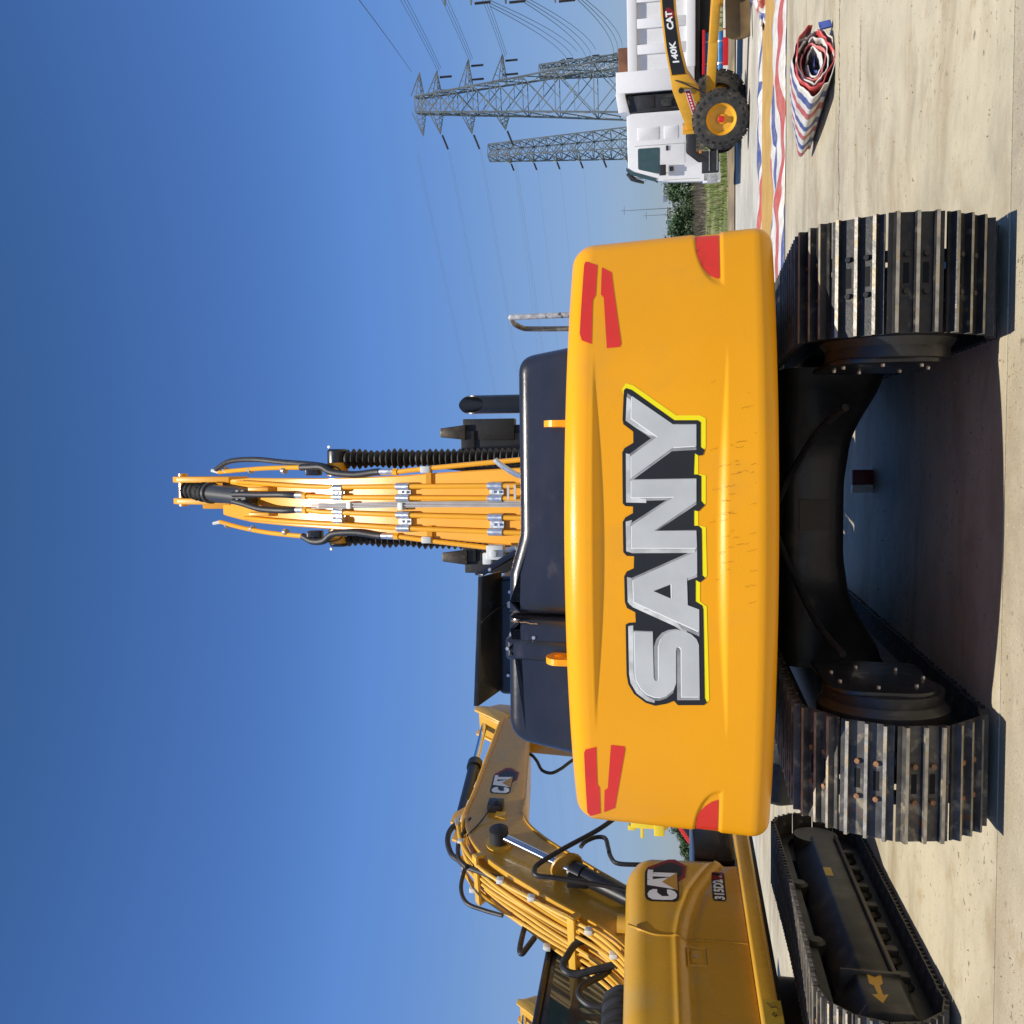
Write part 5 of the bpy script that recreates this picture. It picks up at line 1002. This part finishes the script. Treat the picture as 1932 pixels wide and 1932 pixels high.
def truck():
    T = thing('dump_truck', 'white dump truck parked side on behind the road grader, ribbed tipper body behind its cab', 'truck', (9.98, 29.2, 0), R(-18))
    W_ = 2.5
    # cab: side outline extruded across
    out = rounded2([(.0, .62), (.02, 1.2), (.06, 2.0), (.10, 2.35), (.30, 3.20), (.50, 3.36), (2.22, 3.38), (2.28, 3.2), (2.28, 1.35), (1.95, 1.30), (1.55, 1.62), (.95, 1.62), (.62, 1.25), (.62, .62)], .05, 3)
    b = MB(); b.prism(out, (0, 0, 0), (1, 0, 0), (0, 0, 1), (0, W_, 0)); cab = b.build('cab', M['trwhite'], T, bevel=.05, seg=3)
    b = MB(); b.prism(rounded2([(.33, 2.42), (1.18, 2.40), (1.18, 3.06), (.52, 3.06)], .06), (0, -.006, 0), (1, 0, 0), (0, 0, 1), (0, .012, 0)); b.build('side_window', M['glass'], cab)
    b = MB()
    for y0_ in (-.004,):
        for (x0, x1, z0, z1) in ((1.252, 1.266, 1.66, 3.15), (.12, .132, 1.2, 2.3), (.64, 1.25, 1.66, 1.667)): b.box(x0, x1, y0_, .002, z0, z1)
    b.build('door_seam', mat('panel_gap', (.25, .25, .25), .7), cab)
    b = MB(); b.prism(rounded2([(1.42, 2.42), (1.84, 2.42), (1.84, 3.06), (1.42, 3.06)], .06), (0, -.016, 0), (1, 0, 0), (0, 0, 1), (0, .03, 0)); b.build('side_panel', M['trwhite'], cab, bevel=.012)
    b = MB(); b.prism(rounded2([(1.42, 1.85), (1.84, 1.85), (1.84, 2.28), (1.42, 2.28)], .06), (0, -.014, 0), (1, 0, 0), (0, 0, 1), (0, .03, 0)); b.build('side_panel', M['trwhite'], cab, bevel=.012)
    b = MB(); b.box(1.06, 1.22, -.03, .01, 2.15, 2.22); b.build('door_handle', M['trblack'], cab, bevel=.008)
    b = MB(); b.box(.28, .62, -.22, -.10, 2.22, 2.42); b.bar((.36, -.16, 2.3), (.36, .02, 2.26), .03, .03); b.bar((.40, -.13, 2.05), (.55, -.13, 2.05), .05, .12); b.build('mirror', M['trblack'], cab, bevel=.02)
    b = MB(); b.prism([(.10, 2.55), (.36, 3.30), (.50, 3.42), (.60, 3.42), (.46, 3.22), (.20, 2.50)], (0, -.02, 0), (1, 0, 0), (0, 0, 1), (0, W_ + .04, 0)); b.build('windscreen', M['glass'], cab)
    b = MB(); b.prism([(.18, 2.98), (.27, 3.20), (.44, 3.37), (.38, 3.43), (.17, 3.28), (.09, 3.00)], (0, -.03, 0), (1, 0, 0), (0, 0, 1), (0, W_ + .06, 0)); b.build('sun_visor', M['trblack'], cab, bevel=.01)
    arch = [(.64, 1.22), (.95, 1.60), (1.56, 1.60), (1.96, 1.27), (2.26, 1.32), (2.26, .95), (2.05, .95), (1.75, 1.32), (.98, 1.34), (.72, .98), (.64, .62)]
    b = MB(); b.prism(arch, (0, -.03, 0), (1, 0, 0), (0, 0, 1), (0, W_ + .06, 0)); b.build('wheel_arch', M['trblack'], cab, bevel=.012)
    b = MB(); b.box(.26, .96, -.02, .5, .66, 1.16); st = b.build('entry_step', M['trblack'], cab, bevel=.02)
    for z in (.70, .93): b = MB(); b.box(.30, .92, -.04, .05, z, z + .02); b.build('tread_plate', M['zinc'], st)
    b = MB(); b.box(.90, 1.0, -.035, .0, 1.16, 1.24); b.build('side_lamp', mat('amber_lamp', (.6, .2, .02), .4), cab, bevel=.01)
    b = MB(); b.box(-.04, .28, .0, W_, .60, 1.12); bm_ = b.build('bumper', M['trwhite'], cab, bevel=.03)
    b = MB(); b.box(-.055, .16, -.006, .03, .70, 1.0); b.build('headlight', mat('lamp_glass', (.35, .36, .37), .15, var=.3, vs=20), bm_, bevel=.01)
    # dark gap behind the cab: air intake, rear window side
    b = MB(); b.box(2.30, 2.84, .10, W_ - .1, 1.35, 3.30); b.build('cab_rear_stack', M['trblack'], T, bevel=.03)
    b = MB(); b.box(2.42, 2.80, .085, .10, 2.55, 3.02); b.build('intake_panel', M['trblack'], T, bevel=.01)
    b = MB(); b.box(2.36, 2.80, .06, .10, 1.4, 2.4); b.cyl((2.55, .0, 2.05), (2.55, .0, 2.35), .12, n=16); b.build('air_filter', M['dusty'], T)
    # tipper body
    b = MB(); b.box(2.92, 3.58, 0, W_, 1.38, 3.68); by = b.build('body_front_wall', M['trwhite'], T, bevel=.03)
    b = MB(); b.prism([(2.32, 3.62), (2.93, 3.70), (2.93, 3.42), (2.78, 3.40), (2.36, 3.30)], (0, 0, 0), (1, 0, 0), (0, 0, 1), (0, W_, 0)); b.build('cab_canopy', M['trwhite'], T, bevel=.02)
    b = MB(); b.box(3.58, 9.2, .12, W_ - .12, 1.38, 3.28); b.build('body_wall', M['trwhite'], T)
    for z0, z1 in ((3.04, 3.32), (1.36, 1.62)): b = MB(); b.box(3.57, 9.25, 0, W_, z0, z1); b.build('body_rail', M['trwhite'], T, bevel=.02)
    for k in range(7): b = MB(); b.box(4.20 + .765 * k - .145, 4.20 + .765 * k + .145, .01, W_ - .01, 1.6, 3.06); b.build('body_rib', M['trwhite'], T, bevel=.015)
    b = MB(); b.box(3.55, 4.1, .3, W_ - .3, 3.32, 3.78) if False else b.box(3.60, 4.35, .3, W_ - .3, 3.3, 3.62); b.build('rolled_cover', mat('rusty_cover', (.16, .065, .03), .7, var=.3, vs=3), T, bevel=.04)
    b = MB(); b.box(2.0, 9.0, .7, W_ - .7, .85, 1.22); b.box(2.9, 9.1, .3, W_ - .3, 1.22, 1.36); b.build('chassis', M['trblack'], T, bevel=.02)
    for z in (.62, 1.0):
        b = MB(); b.cyl((3.35, .30, z), (4.55, .30, z), .16, n=22); tk = b.build('blue_tank', M['blue'], T, smooth=40)
        for x in (3.6, 4.25): b = MB(); b.cyl((x, .30, z), (x + .05, .30, z), .166, n=22); b.build('tank_strap', M['zinc'], tk)
    b = MB(); b.box(3.3, 4.62, .02, .09, .42, .57); sg = b.build('side_guard', M['guardred'], T, bevel=.008)
    for x in (3.3, 4.35, 5.1): b = MB(); b.box(x, x + .22, .013, .018, .425, .565); b.build('guard_stripe', M['wht'], sg)
    b = MB(); b.box(4.62, 5.6, .02, .09, .42, .57); b.build('side_guard', M['wht'], T, bevel=.008)
    b = MB(); b.box(3.3, 4.62, .02, .09, 1.08, 1.16); b.build('side_guard', M['guardred'], T, bevel=.008)
    for ch in KIDS(T):
        for o_ in [ch] + KIDS(ch):
            if 'scaled' not in o_.data: o_.data.transform(Matrix.Diagonal((.9, 1, 1, 1))); o_.data['scaled'] = 1
    for x in (1.40, 6.0, 7.2):
        for y in (.12, W_ - .12): wheel(T, 'wheel', (x, y, .53), (0, -1 if y < 1 else 1, 0), .53, .30, .28, M['wht'], None, 26, .015)
    b = MB(); b.cyl((2.5, -.02, 1.62), (2.5, .25, 1.62), .1, n=14); b.build('filler_cap', M['trblack'], T)
truck()
# ================================================================ road grader in front of the truck
def grader():
    T = thing('road_grader', 'yellow road grader, black 140K band on its arched frame, standing before the white truck', 'grader', (10.28, 25.35, 0), 0)
    Fd = Vector((-.80, .60, 0)).normalized(); Lf = Vector((-Fd.y, Fd.x, 0)); Up = Vector((0, 0, 1))
    Fr = Matrix(((Fd.x, Lf.x, 0, 0), (Fd.y, Lf.y, 0, 0), (0, 0, 1, 0), (0, 0, 0, 1)))   # local x forward, y left (towards the viewer)
    g = lambda x, y, z: Fd * x + Lf * y + Up * z
    yc = -1.05                                                       # centre line; the near front wheel is at y = 0
    wa = Vector((-.42, -.90, 0))
    wheel(T, 'front_wheel', g(0, 0, .72), wa, .72, .40, .40, M['gradery'], M['hubred'], 22, .085)
    wheel(T, 'front_wheel', g(0, 2 * yc, .72), -wa, .72, .40, .40, M['gradery'], M['hubred'], 22, .085)
    b = MB(); b.bar(g(0, -.15, .68), g(0, 2 * yc + .15, .68), .22, .24); b.build('front_axle', M['gradery'], T, bevel=.02)
    # frame: nose box, then the arched beam, both as side outlines with width
    def sidepl(name, poly, y0, y1, m, par=T, bev=.02):
        b = MB(); b.prism(poly, g(0, y0, 0), Fd, Up, Lf * (y1 - y0)); return b.build(name, m, par, bevel=bev)
    nose = [(.42, 1.12), (.42, 1.60), (-.60, 1.98), (-.98, 2.04), (-.98, 1.58), (-.55, 1.28)]
    ns = sidepl('frame_nose', nose, yc - .30, yc + .30, M['gradery'])
    sidepl('front_plate', [(.42, 1.05), (.50, 1.05), (.50, 1.72), (.42, 1.72)], yc - .45, yc + .45, M['gradery'])
    top = [(-.98, 2.04), (-1.6, 2.16), (-2.4, 2.25), (-3.2, 2.30), (-4.2, 2.28), (-5.0, 2.15)]; bot = [(-5.0, 1.75), (-4.2, 1.90), (-3.2, 1.92), (-2.4, 1.86), (-1.6, 1.74), (-.98, 1.58)]
    bm_ = sidepl('frame_beam', top + bot, yc - .20, yc + .20, M['gradery'])
    inn = [(x, z - .05) for x, z in top[:5]] + [(x, z + .05) for x, z in bot[1:]]
    sidepl('frame_band', inn, yc + .20, yc + .206, M['letterblack'], bm_, 0)
    def onbeam(x0):
        def fn(a, c, l):
            x = x0 - a
            for (xa, za), (xb, zb) in zip(top, top[1:]):
                if xa >= x >= xb: t = (x - xa) / (xb - xa); zt = lerp(za, zb, t)
            bb = bot[::-1]
            zb_ = 0
            for (xa, za), (xb, zb) in zip(bb, bb[1:]):
                if xa >= x >= xb: t = (x - xa) / (xb - xa); zb_ = lerp(za, zb, t)
            z = lerp(zb_, zt, .5) + c
            return g(x, yc + .207 + l, z)
        return fn
    vs, fs = text_mesh('140K', .17, .035, 1.15); vs = [(a, c - .085) for a, c in vs]
    flat_sheet('model_lettering', M['letterwhite'], bm_, onbeam(-1.28), vf=(vs, fs), off=.003, step=.1)
    vs, fs = text_mesh('CAT', .17, .04, 1.0); vs = [(a, c - .085) for a, c in vs]
    flat_sheet('brand_lettering', M['letterwhite'], bm_, onbeam(-2.08), vf=(vs, fs), off=.004, step=.1)
    hexp = [(.26, -.12), (.40, -.14), (.52, -.02), (.50, .06), (.38, .11), (.3, .1)]
    flat_sheet('brand_emblem', M['maroon'], bm_, onbeam(-2.08), polys=[hexp], off=.002, step=.1)
    vs, fs = text_mesh('VHP', .15, .03, 1.0); vs = [(a, c - .075) for a, c in vs]
    flat_sheet('series_lettering', M['letterwhite'], bm_, onbeam(-3.15), vf=(vs, fs), off=.003, step=.1) if False else None
    flat_sheet('series_stripe', M['letterwhite'], bm_, onbeam(-3.20), polys=[[(0, -.09), (.06, -.09), (.10, .09), (.04, .09)], [(.10, -.09), (.20, -.09), (.24, .09), (.14, .09)]], off=.003, step=.5)
    lb = MB(); lb.prism([(-.58, 1.52), (.10, 1.30), (.10, 1.42), (-.58, 1.64)], g(0, yc + .301, 0), Fd, Up, Lf * .004); l_ = lb.build('red_label', M['guardred'], ns, smooth=0)
    lb = MB(); lb.prism([(-.62, 1.515), (.13, 1.27), (.13, 1.43), (-.62, 1.67)], g(0, yc + .299, 0), Fd, Up, Lf * .003); lb.build('label_border', M['wht'], ns, smooth=0)
    lb = MB()
    for k in range(8): x = -.52 + .075 * k; lb.prism([(x, 1.545 - .323 * (x + .52)), (x + .045, 1.53 - .323 * (x + .52)), (x + .045, 1.57 - .323 * (x + .52)), (x, 1.585 - .323 * (x + .52))], g(0, yc + .306, 0), Fd, Up, Lf * .002)
    q = lb.build('label_print', M['letterwhite'], ns, smooth=0); q['kind'] = 'stuff'
    # drawbar, circle and blade
    b = MB(); b.bar(g(-.10, yc, 1.0), g(-3.0, yc, .86), .20, .24); b.bar(g(-1.6, yc, .93), g(-3.0, yc + .45, .86), .16, .20); b.bar(g(-1.6, yc, .93), g(-3.0, yc - .45, .86), .16, .20); b.build('drawbar', M['gradery'], T, bevel=.015)
    b = MB(); b.lathe([(0, .72), (.10, .72), (.10, .6), (0, .6)], g(-3.2, yc, .70), (0, 0, 1), 36, caps=False); b.build('turn_circle', M['gradery'], T, bevel=.0)
    bd = Vector((-.62, -.78, 0)); b = MB(); pts = []                  # curved mouldboard
    c0 = g(-2.75, yc, 0)
    bdir = (Lf * .80 + Fd * .60).normalized(); bn = Vector((-bdir.y, bdir.x, 0))
    arc_ = [(.10, .06), (.02, .20), (.0, .36), (.04, .52), (.14, .66)]
    vs = []
    for e in (-1.5, 1.45):
        for off, z in arc_: vs.append(c0 + bdir * e + bn * off + Up * z)
        for off, z in reversed(arc_): vs.append(c0 + bdir * e + bn * (off + .04) + Up * z)
    n = 10; b.add(vs, [tuple(range(n)), tuple(reversed(range(n, 2 * n)))] + [(i, (i + 1) % n, n + (i + 1) % n, n + i) for i in range(n)]); b.build('mouldboard', M['brown'], T, smooth=50)
    b = MB(); b.bar(g(-3.05, yc + .3, .72), g(-2.9, yc + .9, .5), .14, .16); b.bar(g(-3.05, yc - .3, .72), g(-2.9, yc - .9, .5), .14, .16); b.build('blade_bracket', M['gradery'], T)
    for s in (1, -1):
        b = MB(); b.cyl(g(-3.3, yc + s * .55, 2.0), g(-3.25, yc + s * .62, 1.35), .07, n=14); lc = b.build('lift_cylinder', M['black'], T); b = MB(); b.cyl(g(-3.25, yc + s * .62, 1.35), g(-3.2, yc + s * .68, .80), .035, n=12); b.build('cylinder_rod', M['chrome'], lc)
    b = MB(); b.box(-.1, .1, -.75, .75, 1.9, 2.2, Matrix.Translation(g(-3.35, yc, 0)) @ Fr); b.build('lift_saddle', M['gradery'], T, bevel=.02)
    b = MB(); b.tube([g(-2.95, yc + .21, 1.85), g(-2.9, yc + .28, 1.62), g(-3.05, yc + .3, 1.55), g(-3.0, yc + .26, 1.75), g(-3.2, yc + .28, 1.9)], .018, 8, 6); b.build('hydraulic_hose', M['hose'], T)
    # cab, engine and rear wheels, beyond the picture's edge
    Mx = Fr
    b = MB(); b.box(-6.3, -4.9, yc - .75, yc + .75, 1.3, 3.2, Mx); cb = b.build('cab', M['gradery'], T, bevel=.05)
    for y0, y1 in ((yc + .752, yc + .76), (yc - .76, yc - .752)): b = MB(); b.box(-6.1, -5.05, y0, y1, 1.9, 3.0, Mx); b.build('cab_window', M['glass'], cb)
    b = MB(); b.box(-4.898, -4.89, yc - .6, yc + .6, 1.7, 3.0, Mx); b.build('cab_window', M['glass'], cb)
    b = MB(); b.box(-8.8, -6.3, yc - .6, yc + .6, 1.0, 2.2, Mx); b.build('engine_cover', M['gradery'], T, bevel=.06)
    for x in (-6.3, -7.8):
        for y, s in ((yc + 1.0, 1), (yc - 1.0, -1)): wheel(T, 'rear_wheel', g(x, y, .68), Lf * s, .68, .40, .35, M['gradery'], None, 20, .035)
    b = MB(); b.cyl(g(-.62, yc + .33, 1.75), g(-.62, yc + .42, 1.75), .07, n=14); b.build('front_lamp', M['black'], T)
    b = MB(); b.tube([g(-.9, yc + .25, 2.0), g(-.75, yc + .36, 1.6), g(-.5, yc + .3, 1.15)], .02, 8, 6); b.build('hydraulic_hose', M['hose'], T)
grader()
# ================================================================ pylons and power lines
def pylon(name, label, loc, H_, base, waist, zw, topw, arms, rz=0.0, group='lattice pylons of the power line', t=0.20):
    T = thing(name, label, 'pylon', loc, rz, group)
    wz = lambda z: lerp(base, waist, z / zw) if z < zw else lerp(waist, topw, (z - zw) / (H_ - zw))
    zs = [0.]; 
    while zs[-1] < H_ - .6: zs.append(min(H_, zs[-1] + max(1.5, wz(zs[-1]) * .85)))
    cor = lambda z, k: Vector(((1 if k in (1, 2) else -1) * wz(z) / 2, (1 if k > 1 else -1) * wz(z) / 2, z))
    for k in range(4):
        b = MB()
        for z0, z1 in zip(zs, zs[1:]): b.bar(cor(z0, k), cor(z1, k), t, t)
        b.build('leg', M['galv'], T, smooth=0)
    b = MB()
    for i, (z0, z1) in enumerate(zip(zs, zs[1:])):
        for k in range(4):
            k2 = (k + 1) % 4; b.bar(cor(z0, k), cor(z1, k2), t * .62, t * .62); b.bar(cor(z0, k2), cor(z1, k), t * .62, t * .62); b.bar(cor(z1, k), cor(z1, k2), t * .62, t * .62); b.bar((cor(z0, k) + cor(z0, k2)) / 2, (cor(z0, k) + cor(z1, k)) / 2, t * .4, t * .4)
            if wz(z0) > 2.2: m_ = (cor(z0, k) + cor(z1, k2)) / 2; b.bar(m_, (cor(z0, k) + cor(z1, k)) / 2, t * .4, t * .4)
    o = b.build('lattice', M['galv'], T, smooth=0); o['kind'] = 'stuff'
    for (z, l, r_, strings) in arms:
        for s, L_ in ((-1, l), (1, r_)):
            if L_ <= 0: continue
            w2 = wz(z) / 2; b = MB(); tip = Vector((s * (w2 + L_), 0, z + .25)); up = [Vector((s * w2, y, z + 1.5)) for y in (-w2, w2)]; lo = [Vector((s * w2, y, z)) for y in (-w2, w2)]
            for p in up + lo: b.bar(p, tip, t * .6, t * .6)
            for q in (.25, .5, .75):
                for p, p2 in zip(up, lo): b.bar(p.lerp(tip, q), p2.lerp(tip, q - .2), t * .35, t * .35)
                b.bar(lo[0].lerp(tip, q), lo[1].lerp(tip, q), t * .35, t * .35); b.bar(lo[0].lerp(tip, q), lo[1].lerp(tip, q - .22), t * .35, t * .35)
            b.build('cross_arm', M['galv'], T, smooth=0)
            for kind, dx, dz, ln in strings.get(s, ()):
                b = MB(); a = tip + Vector((dx, 0, -.2)); 
                d_ = Vector((s * .93, 0, -.35)) if kind == 't' else Vector((0, 0, -1))
                pr = []
                for q in range(15): pr += [(ln * q / 15, .09), (ln * (q + .5) / 15, .20)]
                b.lathe(pr, a + d_ * .2, d_, 8); b.build('insulator_string', M['insul'], T, smooth=0)
    return T
def cable(p0, p1, sag, r, label, group):
    p0, p1 = Vector(p0), Vector(p1); b = MB(); n = 18
    pts = [p0.lerp(p1, k / n) - Vector((0, 0, sag * 4 * (k / n) * (1 - k / n))) for k in range(n + 1)]
    b.tube(pts, r, 4); o = b.build('power_cable', M['wire'], smooth=0); tag(o, label, 'cable', group); return o
ts = {1: (('v', -.9, 0, 1.9), ('v', -2.8, 0, 1.9)), -1: (('t', 0, 0, 2.3),)}
pylon('power_pylon', 'tallest grey lattice pylon, standing behind the gap between truck cab and tipper body', (61.8, 139, 0), 42, 9.4, 5.0, 24, 2.2, [(38.3, 2.9, 3.2, ts), (33.4, 2.8, 4.0, ts), (28.2, 2.2, 3.9, ts), (41.0, 3.2, 3.4, {})], R(-14))
pylon('power_pylon', 'slim grey lattice pylon behind the truck cab, second tallest, with short insulators on its left', (78.2, 202, 0), 44, 5.6, 3.6, 30, 2.6, [(z, 1.2, 0, {-1: (('t', 0, 0, 1.7),)}) for z in (39, 34, 29, 24, 19, 14)], R(8), t=.24)
pylon('power_pylon', 'shorter grey lattice pylon rising behind the front of the white tipper body', (101.5, 216, 0), 35, 4.4, 3.4, 20, 2.4, [(z, .8, 1.0, {1: (('v', 0, 0, 1.7),)}) for z in (29, 23, 17)], R(-5), t=.26)
pylon('power_pylon', 'pylon at the picture edge above the truck, only its left arm ends in view', (66.9, 110, 0), 31, 6.5, 3.0, 18, 1.2, [(26.6, 5.6, 5.6, {-1: (('v', .1, 0, 2.0),), 1: (('v', 0, 0, 2.0),)}), (22.4, 5.6, 5.6, {-1: (('v', .1, 0, 2.0),), 1: (('v', 0, 0, 2.0),)}), (16.5, 5.6, 5.6, {-1: (('v', .1, 0, 2.0),)}), (29.8, 5.6, 3.6, {})], R(0))
rnd = random.Random(4)
GR = 'overhead power cables strung between the pylons'
LV = ('upper', 'middle', 'lowest')
for q, (z, xr) in enumerate(((38.4, 66.2), (33.5, 67.2), (28.3, 67.3))):
    for j in range(3): cable((xr + .3 * j, 138.2, z - .2 * j), (66 + .5 * j, 66, z + 2.2 - .3 * j), 1.3, .030, 'thin cable rising rightwards from the %s right arm of the tallest pylon' % LV[q], GR + ', %s right arm' % LV[q])
for dx in (0, .8): cable((66.5, 138, 42.5), (65 + dx, 66, 47.5 + dx), 1.0, .026, 'thin earth wire rising rightwards from the very top of the tallest pylon', GR + ', earth wires')
for q, (z, n_) in enumerate(((24.6, 3), (20.4, 3), (14.4, 3))):
    for j in range(n_): cable((60 + .35 * j, 110, z), (102.5 + 1.0 * j, 214, z + 3.5 - j), 1.4, .040, 'thin cable dropping to the short pylon from the %s arm at the picture edge' % LV[q], GR + ', %s dropping bundle' % LV[q])
    cable((60.2, 110, z), (63, 60, z + 4), .6, .03, 'thin cable leaving the picture from the %s arm at its edge' % LV[q], GR)
for z, nm in ((42.4, 'top'), (37.4, 'upper left arm'), (32.5, 'middle left arm'), (27.4, 'lowest left arm')):
    for j in range(2): cable((55.0, 140.5, z - .25 * j), (-182, 382, z + 10 - 1.2 * j), 3.5, .013, 'faint cable crossing the sky leftwards from the %s of the tallest pylon' % nm, GR + ', leftwards from the ' + nm)
for z, nm in ((38.5, 'highest'), (33.5, 'second highest'), (28.5, 'third highest'), (23.5, 'fourth highest')):
    cable((74.5, 203, z), (-182, 420, z + 8), 3.5, .014, 'faint cable crossing the sky leftwards from the %s arm of the slim pylon' % nm, GR)
# ================================================================ shrubs and trees on the bank, far buildings, masts
def crown_mesh(seed, h, r, n, m):
    rnd = random.Random(seed); b = MB(); cl = []
    for i in range(16): a = rnd.uniform(0, 6.28); q = rnd.uniform(.1, .85) ** .7; cl.append((q * r * math.cos(a), q * r * math.sin(a), rnd.uniform(.22, .92) * h * (1 - .25 * q), rnd.uniform(.22, .42) * r))
    for i in range(n):
        cx, cy, cz, cr = cl[rnd.randrange(16)]; d = Vector((rnd.gauss(0, 1), rnd.gauss(0, 1), rnd.gauss(0, 1))).normalized() * cr * rnd.uniform(.55, 1.1); p = Vector((cx, cy, cz)) + d; p.z = max(.08, p.z)
        s = rnd.uniform(.05, .11); nrm = (d.normalized() + Vector((rnd.uniform(-.7, .7), rnd.uniform(-.7, .7), rnd.uniform(-.2, .9)))).normalized(); x = nrm.orthogonal().normalized(); a = rnd.uniform(0, 6.28); x = x * math.cos(a) + nrm.cross(x) * math.sin(a); y = nrm.cross(x)
        b.add([p - x * s * 1.4, p - y * s * .7, p + x * s * 1.4, p + y * s * .7], [(0, 1, 2, 3)])
    return b.mesh('crown', m, smooth=0, normals=False)
def trunk_mesh(seed, h):
    rnd = random.Random(seed); b = MB(); b.tube([(0, 0, -.4), (.03, .02, h * .35), (.08, -.03, h * .7)], lambda t: .09 * (1 - .6 * t), 7)
    for k in range(5): a = k * 1.35; z = h * (.2 + .1 * k); b.tube([(.02, 0, z), (math.cos(a) * h * .18, math.sin(a) * h * .18, z + h * .18), (math.cos(a) * h * .3, math.sin(a) * h * .3, z + h * .3)], lambda t: .04 * (1 - .7 * t), 5)
    return b.mesh('trunk', M['bark'])
kinds = [(crown_mesh(21, 2.9, 1.9, 3600, M['leaf']), trunk_mesh(1, 2.6)), (crown_mesh(22, 2.4, 2.0, 3200, M['leaf2']), trunk_mesh(2, 2.1)), (crown_mesh(23, 3.4, 1.6, 3400, M['leaf']), trunk_mesh(3, 3.0))]
rnd = random.Random(17)
for i in range(84):
    x = -58 + 1.45 * i + rnd.uniform(-.6, .6); y = rnd.uniform(59, 71); k = rnd.randrange(3); s = rnd.uniform(.50, 1.05)
    if 17 < x < 25.5: y = rnd.uniform(62, 66); k = (0, 1, 1, 0, 1)[i % 5]; s = rnd.uniform(.80, .98)
    t = thing('bush', ['round dark green bush on the bank behind the yard', 'low spreading mid green bush on the bank behind the yard', 'narrow upright dark green bush on the bank behind the yard'][k], 'bush', (x, y, .45), rnd.uniform(0, 6.28), ['round dark bushes on the far bank', 'low mid green bushes on the far bank', 'narrow dark bushes on the far bank'][k]); t.scale = (s, s, s * rnd.uniform(.9, 1.1))
    link('crown', kinds[k][0], t); link('trunk', kinds[k][1], t)
# dry brown brush in front of the bushes
b = MB(); rnd = random.Random(31)
def mound(u, v):
    x = -60 + 130 * u; y = 52 + 6 * v; return Vector((x, y, .45 + .55 * math.sin(math.pi * v) * (.8 + .4 * noise.noise((x * .2, 2, 1))) + .06 * noise.noise((x * 1.5, y * 1.5, 3))))
b.grid(mound, 200, 10); o = b.build('earth_mound', M['stem'], smooth=60); structure(o, 'long brown earth mound between the grass and the bushes')
b = MB()
for i in range(9000):
    x = rnd.uniform(-30, 45); y = rnd.uniform(52.3, 57); h = rnd.uniform(.15, .5); z = .5 + .5 * math.sin(math.pi * (y - 52) / 6); w_ = .035; b.add([(x - w_, y, z - .05), (x + w_, y, z - .05), (x + rnd.uniform(-.15, .15), y + rnd.uniform(-.1, .1), z + h)], [(0, 1, 2)])
o = b.build('dry_brush', M['stem'], smooth=0, normals=False); tag(o, 'dry brown brush covering the earth mound', None, kind='stuff')
# far buildings
def tower_block(x, y, w_, d_, h, nf, nw, label):
    T = thing('apartment_block', label, 'building', (x, y, 0), R(rnd.uniform(-12, 12)), 'pale apartment blocks far away beyond the bushes')
    b = MB(); b.box(-w_ / 2, w_ / 2, -d_ / 2, d_ / 2, 0, h); b.build('wall', M['bldg'], T)
    b = MB(); b.box(-w_ / 2 - .3, w_ / 2 + .3, -d_ / 2 - .3, d_ / 2 + .3, h, h + .8); b.build('roof', M['bldg'], T)
    wm = MB(); wm.box(-.9, .9, -.06, .0, -.75, .75); me = wm.mesh('window', M['winglass'], smooth=0)
    for f in range(nf):
        for k in range(nw):
            o = link('window', me, T); o.location = (-w_ / 2 + w_ * (k + .5) / nw, -d_ / 2 - .02, h * (f + .55) / nf)
for x, h, w_ in ((214, 15.5, 9), (221, 12, 7), (229, 18, 8), (238, 14, 12), (247, 17, 9), (-262, 15, 10)): tower_block(x, 690, w_, 9, h, 4, 3, 'small pale apartment block on the horizon behind the bushes')
for u, y, h in ((.3165, 500, 36), (.31, 560, 27), (.35, 480, 24)):
    T = thing('mast', 'thin grey mast far off beyond the bushes', 'mast', (u * y, y, 0), 0, 'thin grey masts on the horizon'); b = MB(); b.cyl((0, 0, 0), (0, 0, h), .28, .12, 8); b.build('pole', M['galv'], T); b = MB(); b.bar((-2.2, 0, h - 2), (2.2, 0, h - 2), .25, .25); b.build('cross_arm', M['galv'], T)
# red and yellow rig glimpsed between the two excavators
T = thing('drilling_rig', 'distant red and yellow rig glimpsed between the two excavators', 'rig', (-9.45, 30.5, 0), 0)
b = MB(); b.box(-.62, -.42, -.15, .15, 2.2, 3.35); b.box(-.80, .6, -.25, .25, 2.30, 2.62); b.box(-.35, .3, -.3, .3, 2.6, 2.9); b.build('yellow_head', M['rigyellow'], T, bevel=.03)
b = MB(); b.box(-.95, -.5, -.08, .08, 2.95, 3.05); b.box(-.7, -.55, -.12, .12, 3.2, 3.45); b.build('head_bracket', M['rigyellow'], T, bevel=.02)
b = MB(); b.bar((1.3, 0, 3.0), (-.95, 0, 1.45), .22, .26); b.bar((1.5, .5, 2.6), (-.7, .5, 1.1), .2, .22); bb = b
b.build('red_boom', M['rigred'], T, bevel=.02)['kind'] = 'stuff'
b = MB(); b.bar((-.45, -.02, 1.60), (-1.05, -.02, 1.20), .3, .3); b.build('black_joint', M['black'], T, bevel=.02)
b = MB(); b.box(-1.2, 2.6, -.9, .9, .6, 1.3); b.build('rig_body', M['rigred'], T, bevel=.06)
for s in (1, -1): b = MB(); b.box(-1.4, 2.8, s * .9 - .25, s * .9 + .25, 0, .65); b.build('rig_track', M['dusty'], T, bevel=.15)
bpy.context.view_layer.update()
